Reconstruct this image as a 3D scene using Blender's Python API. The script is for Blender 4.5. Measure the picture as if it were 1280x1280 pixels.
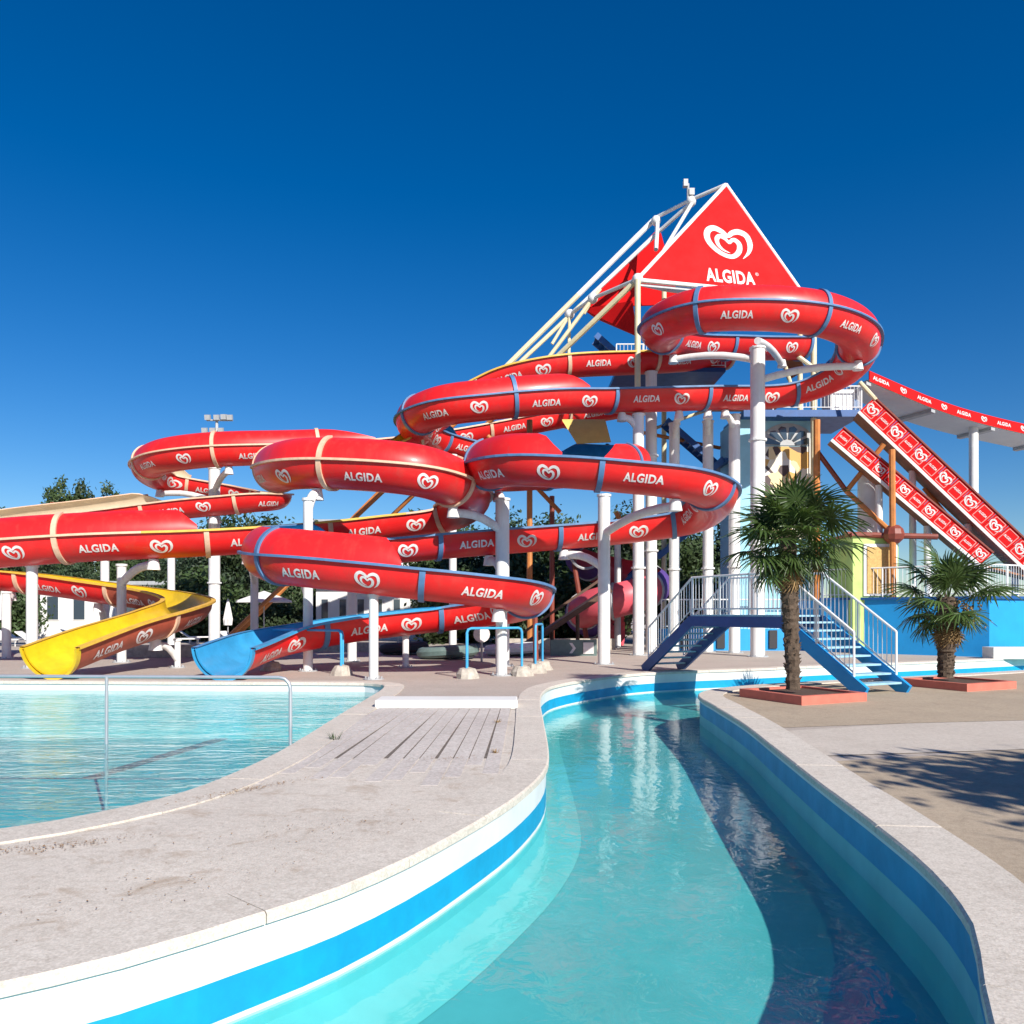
import bpy, bmesh, math, random
from mathutils import Vector, Matrix
from mathutils.geometry import tessellate_polygon
random.seed(7)
R_ = math.radians
scene = bpy.context.scene
for o in list(bpy.data.objects): bpy.data.objects.remove(o)
COL = scene.collection

# ------------------------------------------------------------------ camera, sky, sun, exposure
cam_d = bpy.data.cameras.new('camera'); cam = bpy.data.objects.new('camera', cam_d); COL.objects.link(cam)
cam.location = (0, 0, 1.7); cam.rotation_euler = (R_(90), 0, 0)
cam_d.sensor_width = 36; cam_d.lens = 28.125; cam_d.shift_y = 125 / 1280
cam_d.clip_start = .1; cam_d.clip_end = 3000
scene.camera = cam
SUN_EL, SUN_AZ = R_(32), R_(30)          # azimuth: to the right of straight behind the camera
sdir = Vector((math.sin(SUN_AZ) * math.cos(SUN_EL), -math.cos(SUN_AZ) * math.cos(SUN_EL), math.sin(SUN_EL)))
sl = bpy.data.lights.new('sun', 'SUN'); sl.energy = 5.0; sl.angle = R_(.5); sl.color = (1, .95, .87)
so = bpy.data.objects.new('sun', sl); COL.objects.link(so); so.rotation_euler = sdir.to_track_quat('Z', 'Y').to_euler()
so.location = (20, -30, 40)
w = bpy.data.worlds.new('World'); scene.world = w; w.use_nodes = True
nt = w.node_tree; bg = nt.nodes['Background']
sky = nt.nodes.new('ShaderNodeTexSky'); sky.sky_type = 'NISHITA'; sky.sun_disc = False
sky.sun_elevation = SUN_EL; sky.sun_rotation = math.atan2(sdir.x, sdir.y)
sky.air_density = 1.0; sky.dust_density = .25; sky.ozone_density = 4.5; sky.altitude = 300
gm = nt.nodes.new('ShaderNodeHueSaturation'); gm.inputs['Hue'].default_value = .507; gm.inputs['Saturation'].default_value = 1.36
nt.links.new(sky.outputs[0], gm.inputs['Color']); nt.links.new(gm.outputs[0], bg.inputs[0])
bg.inputs[1].default_value = .079
vs = scene.view_settings
vs.view_transform = 'Standard'; vs.look = 'None'; vs.exposure = 0.46; vs.gamma = 1; vs.use_curve_mapping = False

# ------------------------------------------------------------------ helpers
F, HZ, H = 1000., 765., 1.7
def at(px, py, d): return Vector(((px - 640) * d / F, d, H + (HZ - py) * d / F))
def gd(px, d, z=0.): return Vector(((px - 640) * d / F, d, z))

def mat(name, col, rough=.5, var=.0, scale=3., metal=0., coat=0., bump=0., bscale=40., col2=None, spec=.5, detail=5., transl=0., rnd=0.):
    m = bpy.data.materials.new(name); m.use_nodes = True
    n, l = m.node_tree.nodes, m.node_tree.links
    b = n['Principled BSDF']
    b.inputs['Base Color'].default_value = (*col, 1); b.inputs['Roughness'].default_value = rough
    b.inputs['Metallic'].default_value = metal; b.inputs['Coat Weight'].default_value = coat
    b.inputs['Coat Roughness'].default_value = .12
    b.inputs['Specular IOR Level'].default_value = spec
    tc = n.new('ShaderNodeNewGeometry')
    src = None
    if var or col2:
        nz = n.new('ShaderNodeTexNoise'); nz.inputs['Scale'].default_value = scale; nz.inputs['Detail'].default_value = detail
        nz.inputs['Roughness'].default_value = .65
        l.new(tc.outputs['Position'], nz.inputs['Vector'])
        rp = n.new('ShaderNodeValToRGB'); rp.color_ramp.elements[0].position = .32; rp.color_ramp.elements[1].position = .7
        c2 = col2 or tuple(c * (1 - var) for c in col); c1 = col if col2 else tuple(min(1, c * (1 + var * .4)) for c in col)
        rp.color_ramp.elements[0].color = (*c2, 1); rp.color_ramp.elements[1].color = (*c1, 1)
        l.new(nz.outputs['Fac'], rp.inputs[0]); src = rp.outputs[0]
        mr = n.new('ShaderNodeMapRange'); mr.inputs['To Min'].default_value = min(1, rough * 1.25); mr.inputs['To Max'].default_value = rough * .85
        l.new(nz.outputs['Fac'], mr.inputs['Value']); l.new(mr.outputs[0], b.inputs['Roughness'])
    if rnd:
        oi = n.new('ShaderNodeObjectInfo'); hs = n.new('ShaderNodeHueSaturation')
        mr2 = n.new('ShaderNodeMapRange'); mr2.inputs['To Min'].default_value = 1 - rnd; mr2.inputs['To Max'].default_value = 1 + rnd
        l.new(oi.outputs['Random'], mr2.inputs['Value']); l.new(mr2.outputs[0], hs.inputs['Value'])
        if src: l.new(src, hs.inputs['Color'])
        else: hs.inputs['Color'].default_value = (*col, 1)
        src = hs.outputs[0]
    if src: l.new(src, b.inputs['Base Color'])
    if bump:
        nb = n.new('ShaderNodeTexNoise'); nb.inputs['Scale'].default_value = bscale; nb.inputs['Detail'].default_value = 6
        l.new(tc.outputs['Position'], nb.inputs['Vector'])
        bp = n.new('ShaderNodeBump'); bp.inputs['Strength'].default_value = bump; bp.inputs['Distance'].default_value = .02
        l.new(nb.outputs['Fac'], bp.inputs['Height']); l.new(bp.outputs[0], b.inputs['Normal'])
    if transl:
        t = n.new('ShaderNodeBsdfTranslucent'); mx = n.new('ShaderNodeMixShader'); mx.inputs[0].default_value = transl
        t.inputs[0].default_value = (col[0] * 1.6, col[1] * 1.5, col[2], 1)
        l.new(b.outputs[0], mx.inputs[1]); l.new(t.outputs[0], mx.inputs[2]); l.new(mx.outputs[0], n['Material Output'].inputs[0])
    return m

M = {}
M['red'] = mat('red_gelcoat', (.74, .016, .016), .38, .14, .9, coat=.15, spec=.4, rnd=.1)
def weather(m, dirt, amt, sc=(3.5, 3.5, .5), p0=.5, p1=.75):
    n, l = m.node_tree.nodes, m.node_tree.links; b = n['Principled BSDF']; src = b.inputs['Base Color'].links[0].from_socket
    g = n.new('ShaderNodeNewGeometry'); mp = n.new('ShaderNodeMapping'); mp.inputs['Scale'].default_value = sc; l.new(g.outputs['Position'], mp.inputs[0])
    z = n.new('ShaderNodeTexNoise'); z.inputs['Scale'].default_value = 1.; z.inputs['Detail'].default_value = 8; z.inputs['Roughness'].default_value = .7; l.new(mp.outputs[0], z.inputs['Vector'])
    r = n.new('ShaderNodeMapRange'); r.inputs['From Min'].default_value = p0; r.inputs['From Max'].default_value = p1; r.inputs['To Max'].default_value = amt; l.new(z.outputs['Fac'], r.inputs['Value'])
    x = n.new('ShaderNodeMix'); x.data_type = 'RGBA'; l.new(r.outputs[0], x.inputs[0]); l.new(src, x.inputs[6]); x.inputs[7].default_value = (*dirt, 1); l.new(x.outputs[2], b.inputs['Base Color'])
weather(M['red'], (.42, .06, .045), .5)
M['brown_red'] = mat('brown_red_gelcoat', (.42, .085, .045), .5, .25, 1.5)  # darker, browner red for the outside of the last yellow chute sections
M['red_panel'] = mat('red_panel', (.62, .008, .009), .65, .12, 1.2, spec=.12)
M['decal'] = mat('white_decal', (.76, .71, .69), .5, .2, 5., rnd=.06)
M['decal_line'] = mat('pink_line', (.78, .3, .27), .5)
M['blue_in'] = mat('blue_gelcoat', (.04, .32, .6), .3, .25, 1.5, coat=.3)
M['yellow_in'] = mat('yellow_gelcoat', (.78, .52, .015), .32, .25, 1.5, coat=.3)
M['cream_in'] = mat('cream_gelcoat', (.74, .62, .45), .4, .15, 1.5)
M['blue_fl'] = mat('blue_flange', (.09, .2, .38), .5, .2, 4.)
M['cream_fl'] = mat('cream_flange', (.76, .5, .34), .5, .2, 4.)
M['yrim'] = mat('yellow_rim', (.72, .44, .06), .5, .2, 4.)
M['white'] = mat('white_paint', (.78, .78, .76), .42, .12, 1.3, bump=.05, bscale=25)
weather(M['white'], (.42, .33, .24), .5, (5, 5, .35), .52, .78)
M['white_rail'] = mat('white_rail_paint', (.8, .8, .79), .4, .06, 3)
M['cream_steel'] = mat('cream_steel', (.74, .66, .42), .45, .15, 2.)
M['orange_steel'] = mat('orange_steel', (.55, .2, .05), .5, .3, 2.)
M['rust_steel'] = mat('red_brown_steel', (.24, .05, .03), .5, .25, 2.)
M['brown_under'] = mat('brown_underside', (.32, .12, .045), .6, .3, 2.)
M['navy'] = mat('blue_steel', (.012, .09, .3), .4, .2, 3.)
M['sky_blue'] = mat('bright_blue_paint', (.01, .3, .68), .55, .12, 1.)
M['tread'] = mat('pale_blue_tread', (.3, .52, .66), .6, .25, 5.)
M['pale_blue'] = mat('pale_blue_render', (.32, .62, .75), .7, .12, 1.5)
M['lime'] = mat('lime_render', (.5, .68, .2), .7, .15, 1.5)
M['dark'] = mat('dark_void', (.03, .03, .035), .7)
M['grey'] = mat('grey_metal', (.4, .41, .42), .4, .15, 4)
M['chrome'] = mat('steel_tube', (.6, .62, .64), .3, .1, 5, metal=.6)
M['pipe_blue'] = mat('blue_pipe_paint', (.05, .36, .66), .4, .15, 4)
M['concrete'] = mat('concrete_block', (.5, .45, .38), .85, .35, 6, bump=.5)
M['coral'] = mat('coral_paint', (.6, .16, .11), .65, .16, 4, bump=.15)
M['soil'] = mat('soil', (.1, .06, .04), .95, .4, 9, bump=.6)
M['trunk'] = mat('palm_fibre', (.11, .075, .05), .95, .5, 18, bump=.9, bscale=60)
M['leaf'] = mat('palm_leaf', (.07, .12, .03), .42, .3, 3, transl=.22, rnd=.35)
M['leaf_dead'] = mat('dead_palm_leaf', (.3, .19, .08), .8, .3, 3, rnd=.2)
M['litter'] = mat('dry_litter', (.34, .19, .08), .9, .4, 30)
M['bark'] = mat('bark', (.12, .085, .06), .95, .4, 8, bump=.6)
M['fol'] = mat('foliage', (.05, .085, .025), .6, .45, .7, transl=.2, rnd=.3)
M['fol2'] = mat('pine_foliage', (.035, .065, .028), .6, .45, .7, transl=.15, rnd=.3)
M['wall_white'] = mat('white_render', (.74, .73, .7), .7, .08, .8)
M['glass'] = mat('window_glass', (.05, .07, .09), .08, spec=.8)
M['canvas'] = mat('white_canvas', (.76, .75, .72), .8, .1, 3)
M['yellow_board'] = mat('yellow_board', (.8, .58, .16), .55, .12, 2.)
M['pink'] = mat('pink_gelcoat', (.68, .1, .13), .4, .15, 2.)
M['violet'] = mat('violet_gelcoat', (.12, .06, .26), .4, .15, 2.)
M['green_grey'] = mat('green_grey_panel', (.13, .19, .18), .6, .25, 3)
M['joint'] = mat('joint_dirt', (.17, .14, .115), .95, .4, 9)
M['timber'] = mat('dark_timber', (.11, .055, .035), .7, .4, 4)
M['orange_light'] = mat('yellow_ochre_panel', (.62, .38, .12), .6, .3, 9.)

def deck_mat(name, c1, c2, stain, stain_amt, fine=90.):
    m = bpy.data.materials.new(name); m.use_nodes = True
    n, l = m.node_tree.nodes, m.node_tree.links; b = n['Principled BSDF']; b.inputs['Roughness'].default_value = .85
    g = n.new('ShaderNodeNewGeometry')
    def noise(sc, det=6, ro=.6, dist=0.):
        x = n.new('ShaderNodeTexNoise'); x.inputs['Scale'].default_value = sc; x.inputs['Detail'].default_value = det
        x.inputs['Roughness'].default_value = ro; x.inputs['Distortion'].default_value = dist
        l.new(g.outputs['Position'], x.inputs['Vector']); return x.outputs['Fac']
    def ramp(src, a, c, p0, p1):
        r = n.new('ShaderNodeValToRGB'); r.color_ramp.elements[0].position = p0; r.color_ramp.elements[1].position = p1
        r.color_ramp.elements[0].color = (*a, 1); r.color_ramp.elements[1].color = (*c, 1); l.new(src, r.inputs[0]); return r.outputs[0]
    def mix(fac, a, c, mode='MIX'):
        x = n.new('ShaderNodeMix'); x.data_type = 'RGBA'; x.blend_type = mode
        if isinstance(fac, float): x.inputs[0].default_value = fac
        else: l.new(fac, x.inputs[0])
        l.new(a, x.inputs[6])
        if isinstance(c, tuple): x.inputs[7].default_value = (*c, 1)
        else: l.new(c, x.inputs[7])
        return x.outputs[2]
    base = ramp(noise(.7, 8, .7), c2, c1, .3, .7)
    speck = ramp(noise(fine, 3, .6), (.68, .66, .63), (1.12, 1.12, 1.12), .3, .65)
    base = mix(.65, base, speck, 'MULTIPLY')
    blot = ramp(noise(16., 5, .7, .4), (.72, .7, .67), (1.08, 1.08, 1.08), .36, .56)
    base = mix(.42, base, blot, 'MULTIPLY')
    st = ramp(noise(2.6, 9, .72, .6), (0, 0, 0), (1, 1, 1), .54, .7)
    k = n.new('ShaderNodeMath'); k.operation = 'MULTIPLY'; k.inputs[1].default_value = stain_amt; l.new(st, k.inputs[0])
    base = mix(k.outputs[0], base, stain)
    st2 = ramp(noise(9., 9, .75, 1.), (0, 0, 0), (1, 1, 1), .64, .74)
    k2 = n.new('ShaderNodeMath'); k2.operation = 'MULTIPLY'; k2.inputs[1].default_value = stain_amt * .8; l.new(st2, k2.inputs[0])
    base = mix(k2.outputs[0], base, tuple(c * .55 for c in stain))
    l.new(base, b.inputs['Base Color'])
    bp = n.new('ShaderNodeBump'); bp.inputs['Strength'].default_value = .35; bp.inputs['Distance'].default_value = .008
    l.new(noise(fine * .8, 6), bp.inputs['Height']); l.new(bp.outputs[0], b.inputs['Normal'])
    return m
M['ground'] = deck_mat('concrete_paving', (.5, .43, .375), (.42, .36, .31), (.3, .24, .19), .35)
M['island'] = deck_mat('worn_island_concrete', (.68, .61, .53), (.56, .5, .435), (.34, .24, .155), .75)
M['coping'] = deck_mat('coping_stone', (.67, .605, .53), (.58, .52, .45), (.36, .29, .23), .3, 60)
M['aggregate'] = deck_mat('tan_aggregate', (.48, .385, .28), (.39, .31, .225), (.22, .17, .12), .4, 120)
M['palestrip'] = deck_mat('pale_strip', (.6, .53, .46), (.52, .455, .39), (.36, .29, .22), .3, 120)
M['plank'] = deck_mat('weathered_plank', (.62, .565, .52), (.52, .465, .43), (.33, .28, .23), .4, 30)

def paint_mat(name, col, var=.06): return mat(name, col, .45, var, 2.5)
M['pool_white'] = mat('pool_white_paint', (.68, .69, .685), .5, .13, 1.6, detail=9)
M['pool_stripe'] = mat('pool_blue_stripe', (.002, .3, .54), .5, .2, 2.2, detail=9)
M['pool_floor'] = mat('pool_turquoise_paint', (.17, .53, .55), .6, .14, .9)
M['pool_ledge'] = mat('pool_pale_ledge', (.2, .56, .57), .6, .1, 1.5)
M['lane'] = mat('dark_lane_paint', (.12, .16, .18), .6, .2, 3)

def water_mat(name, tint, scale, strength, stretch, scatter=.04):
    m = bpy.data.materials.new(name); m.use_nodes = True
    n, l = m.node_tree.nodes, m.node_tree.links; n.remove(n['Principled BSDF'])
    g = n.new('ShaderNodeNewGeometry'); mp = n.new('ShaderNodeMapping'); mp.inputs['Scale'].default_value = stretch
    l.new(g.outputs['Position'], mp.inputs['Vector'])
    a = n.new('ShaderNodeTexNoise'); a.inputs['Scale'].default_value = scale; a.inputs['Detail'].default_value = 3.5; a.inputs['Distortion'].default_value = .8
    b2 = n.new('ShaderNodeTexNoise'); b2.inputs['Scale'].default_value = scale * .22; b2.inputs['Detail'].default_value = 2
    l.new(mp.outputs[0], a.inputs['Vector']); l.new(mp.outputs[0], b2.inputs['Vector'])
    ad = n.new('ShaderNodeMath'); ad.operation = 'MULTIPLY_ADD'; ad.inputs[1].default_value = 2.2
    l.new(b2.outputs['Fac'], ad.inputs[0]); l.new(a.outputs['Fac'], ad.inputs[2])
    bp = n.new('ShaderNodeBump'); bp.inputs['Strength'].default_value = strength; bp.inputs['Distance'].default_value = .03
    l.new(ad.outputs[0], bp.inputs['Height'])
    gl = n.new('ShaderNodeBsdfGlossy'); gl.inputs['Roughness'].default_value = .02; l.new(bp.outputs[0], gl.inputs['Normal'])
    tr = n.new('ShaderNodeBsdfTransparent'); tr.inputs[0].default_value = (*tint, 1)
    fr = n.new('ShaderNodeFresnel'); io = n.new('ShaderNodeMapRange'); io.inputs['To Min'].default_value = 1.33; io.inputs['To Max'].default_value = 1 / 1.33; l.new(g.outputs['Backfacing'], io.inputs['Value']); l.new(io.outputs[0], fr.inputs['IOR']); l.new(bp.outputs[0], fr.inputs['Normal'])
    mx = n.new('ShaderNodeMixShader'); l.new(fr.outputs[0], mx.inputs[0]); l.new(tr.outputs[0], mx.inputs[1]); l.new(gl.outputs[0], mx.inputs[2])
    df = n.new('ShaderNodeBsdfDiffuse'); df.inputs[0].default_value = (.06, .5, .56, 1); m0 = n.new('ShaderNodeMixShader'); m0.inputs[0].default_value = scatter
    l.new(tr.outputs[0], m0.inputs[1]); l.new(df.outputs[0], m0.inputs[2]); l.new(m0.outputs[0], mx.inputs[1])
    l.new(mx.outputs[0], n['Material Output'].inputs[0]); return m
M['water_r'] = water_mat('river_water', (.68, .94, .93), 5., .17, (1, .8, 1))
M['water_p'] = water_mat('pool_water', (.68, .94, .94), 4.5, .9, (.6, 1.5, 1), .08)

def mosaic_mat():
    m = bpy.data.materials.new('painted_mosaic'); m.use_nodes = True
    n, l = m.node_tree.nodes, m.node_tree.links; b = n['Principled BSDF']; b.inputs['Roughness'].default_value = .6
    g = n.new('ShaderNodeNewGeometry'); v = n.new('ShaderNodeTexVoronoi'); v.inputs['Scale'].default_value = 2.6
    l.new(g.outputs['Position'], v.inputs['Vector'])
    s = n.new('ShaderNodeSeparateColor'); l.new(v.outputs['Color'], s.inputs[0])
    r = n.new('ShaderNodeValToRGB'); r.color_ramp.interpolation = 'CONSTANT'
    e = r.color_ramp.elements; e[0].position = 0; e[0].color = (.76, .6, .34, 1); e[1].position = .3; e[1].color = (.8, .74, .6, 1)
    for p, c in ((.55, (.62, .36, .1, 1)), (.7, (.78, .76, .7, 1)), (.86, (.08, .05, .05, 1))):
        x = e.new(p); x.color = c
    l.new(s.outputs[0], r.inputs[0]); l.new(r.outputs[0], b.inputs['Base Color']); return m
M['mosaic'] = mosaic_mat()

class MB:
    def __init__(s): s.v = []; s.f = []; s.mi = []
    def add(s, vs_, fs, mi=0):
        k = len(s.v); s.v += [tuple(x) for x in vs_]; s.f += [tuple(i + k for i in f) for f in fs]; s.mi += [mi] * len(fs)
    def obox(s, c, ax, ay, az, mi=0):
        c, ax, ay, az = map(Vector, (c, ax, ay, az))
        vs_ = [c + ax * i + ay * j + az * k for k in (-1, 1) for j in (-1, 1) for i in (-1, 1)]
        s.add(vs_, [(0, 2, 3, 1), (4, 5, 7, 6), (0, 1, 5, 4), (2, 6, 7, 3), (0, 4, 6, 2), (1, 3, 7, 5)], mi); return s
    def box(s, x0, x1, y0, y1, z0, z1, mi=0):
        return s.obox(((x0 + x1) / 2, (y0 + y1) / 2, (z0 + z1) / 2), ((x1 - x0) / 2, 0, 0), (0, (y1 - y0) / 2, 0), (0, 0, (z1 - z0) / 2), mi)
    def beam(s, a, b, wd, hg, mi=0, up=Vector((0, 0, 1))):
        a, b = Vector(a), Vector(b); t = (b - a); sd = t.cross(up)
        if sd.length < 1e-4: sd = Vector((1, 0, 0))
        sd.normalize(); u = sd.cross(t).normalized()
        return s.obox((a + b) / 2, t / 2, sd * wd / 2, u * hg / 2, mi)
    def tube(s, pts, r, n=10, mi=0, cap=True):
        pts = [Vector(p) for p in pts]; rs = r if isinstance(r, (list, tuple)) else [r] * len(pts)
        t0 = (pts[1] - pts[0]).normalized(); x = t0.orthogonal().normalized(); rings = []
        for i, p in enumerate(pts):
            t = ((pts[min(i + 1, len(pts) - 1)] - p).normalized() + (p - pts[max(i - 1, 0)]).normalized())
            t = t.normalized() if t.length > 1e-6 else t0
            x = (x - t * x.dot(t)).normalized(); y = t.cross(x)
            rings.append([p + (x * math.cos(a) + y * math.sin(a)) * rs[i] for a in [2 * math.pi * k / n for k in range(n)]])
        vs_ = [q for rg in rings for q in rg]; fs = []
        for i in range(len(pts) - 1):
            for k in range(n): fs.append((i * n + k, i * n + (k + 1) % n, (i + 1) * n + (k + 1) % n, (i + 1) * n + k))
        if cap: fs.append(tuple(range(n - 1, -1, -1))); fs.append(tuple((len(pts) - 1) * n + k for k in range(n)))
        s.add(vs_, fs, mi); return s
    def ball(s, c, r, mi=0, sz=1.):
        c = Vector(c); n = 10; h = 6; vs_ = []; fs = []
        for i in range(h + 1):
            a = math.pi * i / h
            for k in range(n): vs_.append(c + Vector((math.sin(a) * math.cos(2 * math.pi * k / n), math.sin(a) * math.sin(2 * math.pi * k / n), math.cos(a) * sz)) * r)
        for i in range(h):
            for k in range(n): fs.append((i * n + k, i * n + (k + 1) % n, (i + 1) * n + (k + 1) % n, (i + 1) * n + k))
        s.add(vs_, fs, mi); return s
    def poly(s, loops, z, mi=0):
        loops = [[Vector((p[0], p[1], 0)) for p in lp] for lp in loops]
        tr = tessellate_polygon(loops); fl = [p for lp in loops for p in lp]
        s.add([(p.x, p.y, z) for p in fl], [tuple(t) for t in tr], mi); return s
    def prism(s, loop, z0, z1, mi=0):
        n = len(loop); vs_ = [(p[0], p[1], z0) for p in loop] + [(p[0], p[1], z1) for p in loop]
        s.add(vs_, [tuple(range(n - 1, -1, -1)), tuple(range(n, 2 * n))] + [(i, (i + 1) % n, n + (i + 1) % n, n + i) for i in range(n)], mi); return s
    def build(s, name, mats, parent=None, smooth=False, recalc=True, up=False):
        base = Vector((0, 0, 0)); p = parent
        while p is not None: base += p.location; p = p.parent
        me = bpy.data.meshes.new(name)
        me.from_pydata([(x[0] - base.x, x[1] - base.y, x[2] - base.z) for x in s.v], [], s.f)
        if not isinstance(mats, (list, tuple)): mats = [mats]
        for m in mats: me.materials.append(m)
        for p_, i in zip(me.polygons, s.mi): p_.material_index = i
        if recalc:
            bm = bmesh.new(); bm.from_mesh(me); bmesh.ops.recalc_face_normals(bm, faces=bm.faces)
            if up:
                for f_ in bm.faces:
                    if f_.normal.z < 0: f_.normal_flip()
            bm.to_mesh(me); bm.free()
        if smooth:
            me.polygons.foreach_set('use_smooth', [True] * len(me.polygons))
            try: me.set_sharp_from_angle(angle=R_(38))
            except Exception: pass
        o = bpy.data.objects.new(name, me); COL.objects.link(o)
        if parent is not None: o.parent = parent
        return o
def tag(o, label, cat, group=None):
    o['label'] = label; o['category'] = cat
    if group: o['group'] = group
    return o
def struct(o): o['kind'] = 'structure'; return o
def root(name, label, cat, loc, group=None):
    o = bpy.data.objects.new(name, None); COL.objects.link(o); o.location = loc; o.empty_display_size = .3
    return tag(o, label, cat, group)
def copy_tree(o, parent=None):
    c = o.copy(); COL.objects.link(c); c.parent = parent
    for ch in list(o.children): copy_tree(ch, c)
    return c

def smooth_line(pts, step=.3):
    P = [Vector((p[0], p[1])) for p in pts]; out = []
    for i in range(len(P) - 1):
        p0, p1, p2, p3 = P[max(i - 1, 0)], P[i], P[i + 1], P[min(i + 2, len(P) - 1)]
        m1 = (p2 - p0) * .5; m2 = (p3 - p1) * .5; L = (p2 - p1).length
        k = (L / max((p2 - p0).length * .5, 1e-6)); k2 = (L / max((p3 - p1).length * .5, 1e-6))
        m1 *= min(k, 1.5); m2 *= min(k2, 1.5)
        n = max(2, int(L / step))
        for j in range(n):
            t = j / n
            out.append(p1 * (2 * t**3 - 3 * t**2 + 1) + m1 * (t**3 - 2 * t**2 + t) + p2 * (-2 * t**3 + 3 * t**2) + m2 * (t**3 - t**2))
    out.append(P[-1]); return out
def offset_line(L, dist):       # + = to the left of travel
    out = []
    for i, p in enumerate(L):
        t = (L[min(i + 1, len(L) - 1)] - L[max(i - 1, 0)]).normalized(); out.append(p + Vector((-t.y, t.x)) * dist)
    return out

# ------------------------------------------------------------------ ground, river, pool
right_bank = smooth_line([(.6, -3), (1.2, 0), (1.55, 1.6), (1.8, 2.8), (2.15, 3.6), (2.5, 4.3), (2.75, 5.2), (2.9, 6.3), (3.05, 7.8), (3.27, 9.8), (3.52, 12.1), (3.66, 14.4), (3.8, 16.2), (4.3, 17.3), (5.4, 18.3), (7.5, 19.5), (10.4, 20.9), (14.9, 23.2), (21, 26.6)])
far_bank = smooth_line([(23, 31.6), (19, 29.6), (14.5, 27.3), (10.2, 25.3), (6.85, 23.6), (4.8, 22.7), (3.27, 21.7), (1.9, 20.0), (.95, 18.3), (.62, 16.8), (.5, 15.0), (.45, 12.), (.4, 9.4), (.3, 8.4), (.0, 7.23), (-.38, 6.25), (-.73, 5.48), (-1.07, 4.9), (-1.4, 4.5), (-1.93, 3.94), (-2.4, 3.6), (-3.2, 3.1), (-5, 2.4), (-8, 1.8)])
river_loop = list(right_bank) + [Vector((23.5, 28))] + list(far_bank) + [Vector((-8, -3))]
pool_edge = smooth_line([(-14, 3.6), (-8, 4.55), (-5.6, 5.35), (-3.96, 6.18), (-3.47, 6.67), (-3.05, 7.5), (-2.82, 9.), (-2.78, 10.5), (-2.8, 12.8), (-2.8, 15.5), (-2.82, 17.6), (-3.0, 18.6), (-3.5, 19.0)]) + [Vector((-24, 20.1))]
pool_loop = list(pool_edge) + [Vector((-24, 3.6))]
big = 900
g = MB().poly([[(-big, -200), (big, -200), (big, big), (-big, big)], [tuple(p) for p in river_loop], [tuple(p) for p in pool_loop]], 0)
struct(g.build('ground', M['ground'], up=True))

WR, WP = -.53, -.2
def basin(name, loop_lines, first, rows, floor_z, fillet, closed_loop, rows2=()):
    mb = MB(); L = closed_loop; n = len(L)
    for (z0, z1, mi, lo_, hi_) in [(*r, first, n) for r in rows] + [(*r, 0, first) for r in rows2]:
        vs_ = [(p.x, p.y, z0) for p in L] + [(p.x, p.y, z1) for p in L]
        mb.add(vs_, [(i, (i + 1) % n, n + (i + 1) % n, n + i) for i in range(lo_, hi_)], mi)
    mb.poly([[tuple(p) for p in L]], floor_z, 2)
    for line, sgn in loop_lines:
        inn = offset_line(line, sgn * fillet); k = len(line)
        vs_ = [(p.x, p.y, floor_z + .22) for p in line] + [(p.x, p.y, floor_z + .004) for p in inn]
        mb.add(vs_, [(i, i + 1, k + i + 1, k + i) for i in range(k - 1)], 3)
    return struct(mb.build(name, [M['pool_white'], M['pool_stripe'], M['pool_floor'], M['pool_ledge']], recalc=False))
basin('river_basin', [(far_bank, 1)], len(right_bank), [(-.0, -.28, 0), (-.28, -.5, 1), (-.5, -.545, 0), (-.545, -.84, 2)], -.84, .4, river_loop, [(0, -.1, 0), (-.1, -.34, 1), (-.34, -.84, 2)])
basin('pool_basin', [(pool_edge, 1)], 0, [(0, -.3, 0), (-.3, -1.3, 2)], -1.3, .3, pool_loop)
struct(MB().poly([[tuple(p) for p in river_loop]], WR).build('river_water', M['water_r'], up=True))
struct(MB().poly([[tuple(p) for p in pool_loop]], WP).build('pool_water', M['water_p'], up=True))
lm = MB(); lm.beam((-7.6, 14.4, -1.29), (-6.8, 19.2, -1.29), .3, .012); struct(lm.build('pool_lane_marking', M['lane']))


def coping(name, line, sgn, width, slab=1.15, over=.035, zt=.022):
    rt = bpy.data.objects.new(name, None); COL.objects.link(rt); struct(rt)
    a = offset_line(line, sgn * over); b = offset_line(line, -sgn * width)
    i = 0; n = len(line)
    while i < n - 1:
        j = i; Ls = 0
        while j < n - 1 and Ls < slab: Ls += (line[j + 1] - line[j]).length; j += 1
        mb = MB(); k = j - i + 1; g_ = .004; dz = random.uniform(-.003, .004)
        A = [a[q].copy() for q in range(i, j + 1)]; B = [b[q].copy() for q in range(i, j + 1)]
        t0 = (A[1] - A[0]).normalized() * g_; t1 = (A[-1] - A[-2]).normalized() * g_
        A[0] += t0; B[0] += t0; A[-1] -= t1; B[-1] -= t1
        e = [p + (B[q] - p).normalized() * .018 for q, p in enumerate(A)]
        z = zt + dz
        vs_ = [(p.x, p.y, -.045) for p in A] + [(p.x, p.y, z - .015) for p in A] + [(p.x, p.y, z) for p in e] + [(p.x, p.y, z) for p in B] + [(p.x, p.y, -.045) for p in B]
        fs = []
        for r in range(5):
            r2 = (r + 1) % 5
            for q in range(k - 1): fs.append((r * k + q, r * k + q + 1, r2 * k + q + 1, r2 * k + q))
        fs += [tuple(r * k for r in range(5)), tuple(r * k + k - 1 for r in range(4, -1, -1))]
        mb.add(vs_, fs); mb.build('coping_slab', M['coping'], rt); i = j
coping('river_coping', right_bank, 1, .46); coping('island_coping', far_bank, 1, .4); coping('pool_coping', pool_edge, 1, .42)

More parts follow.
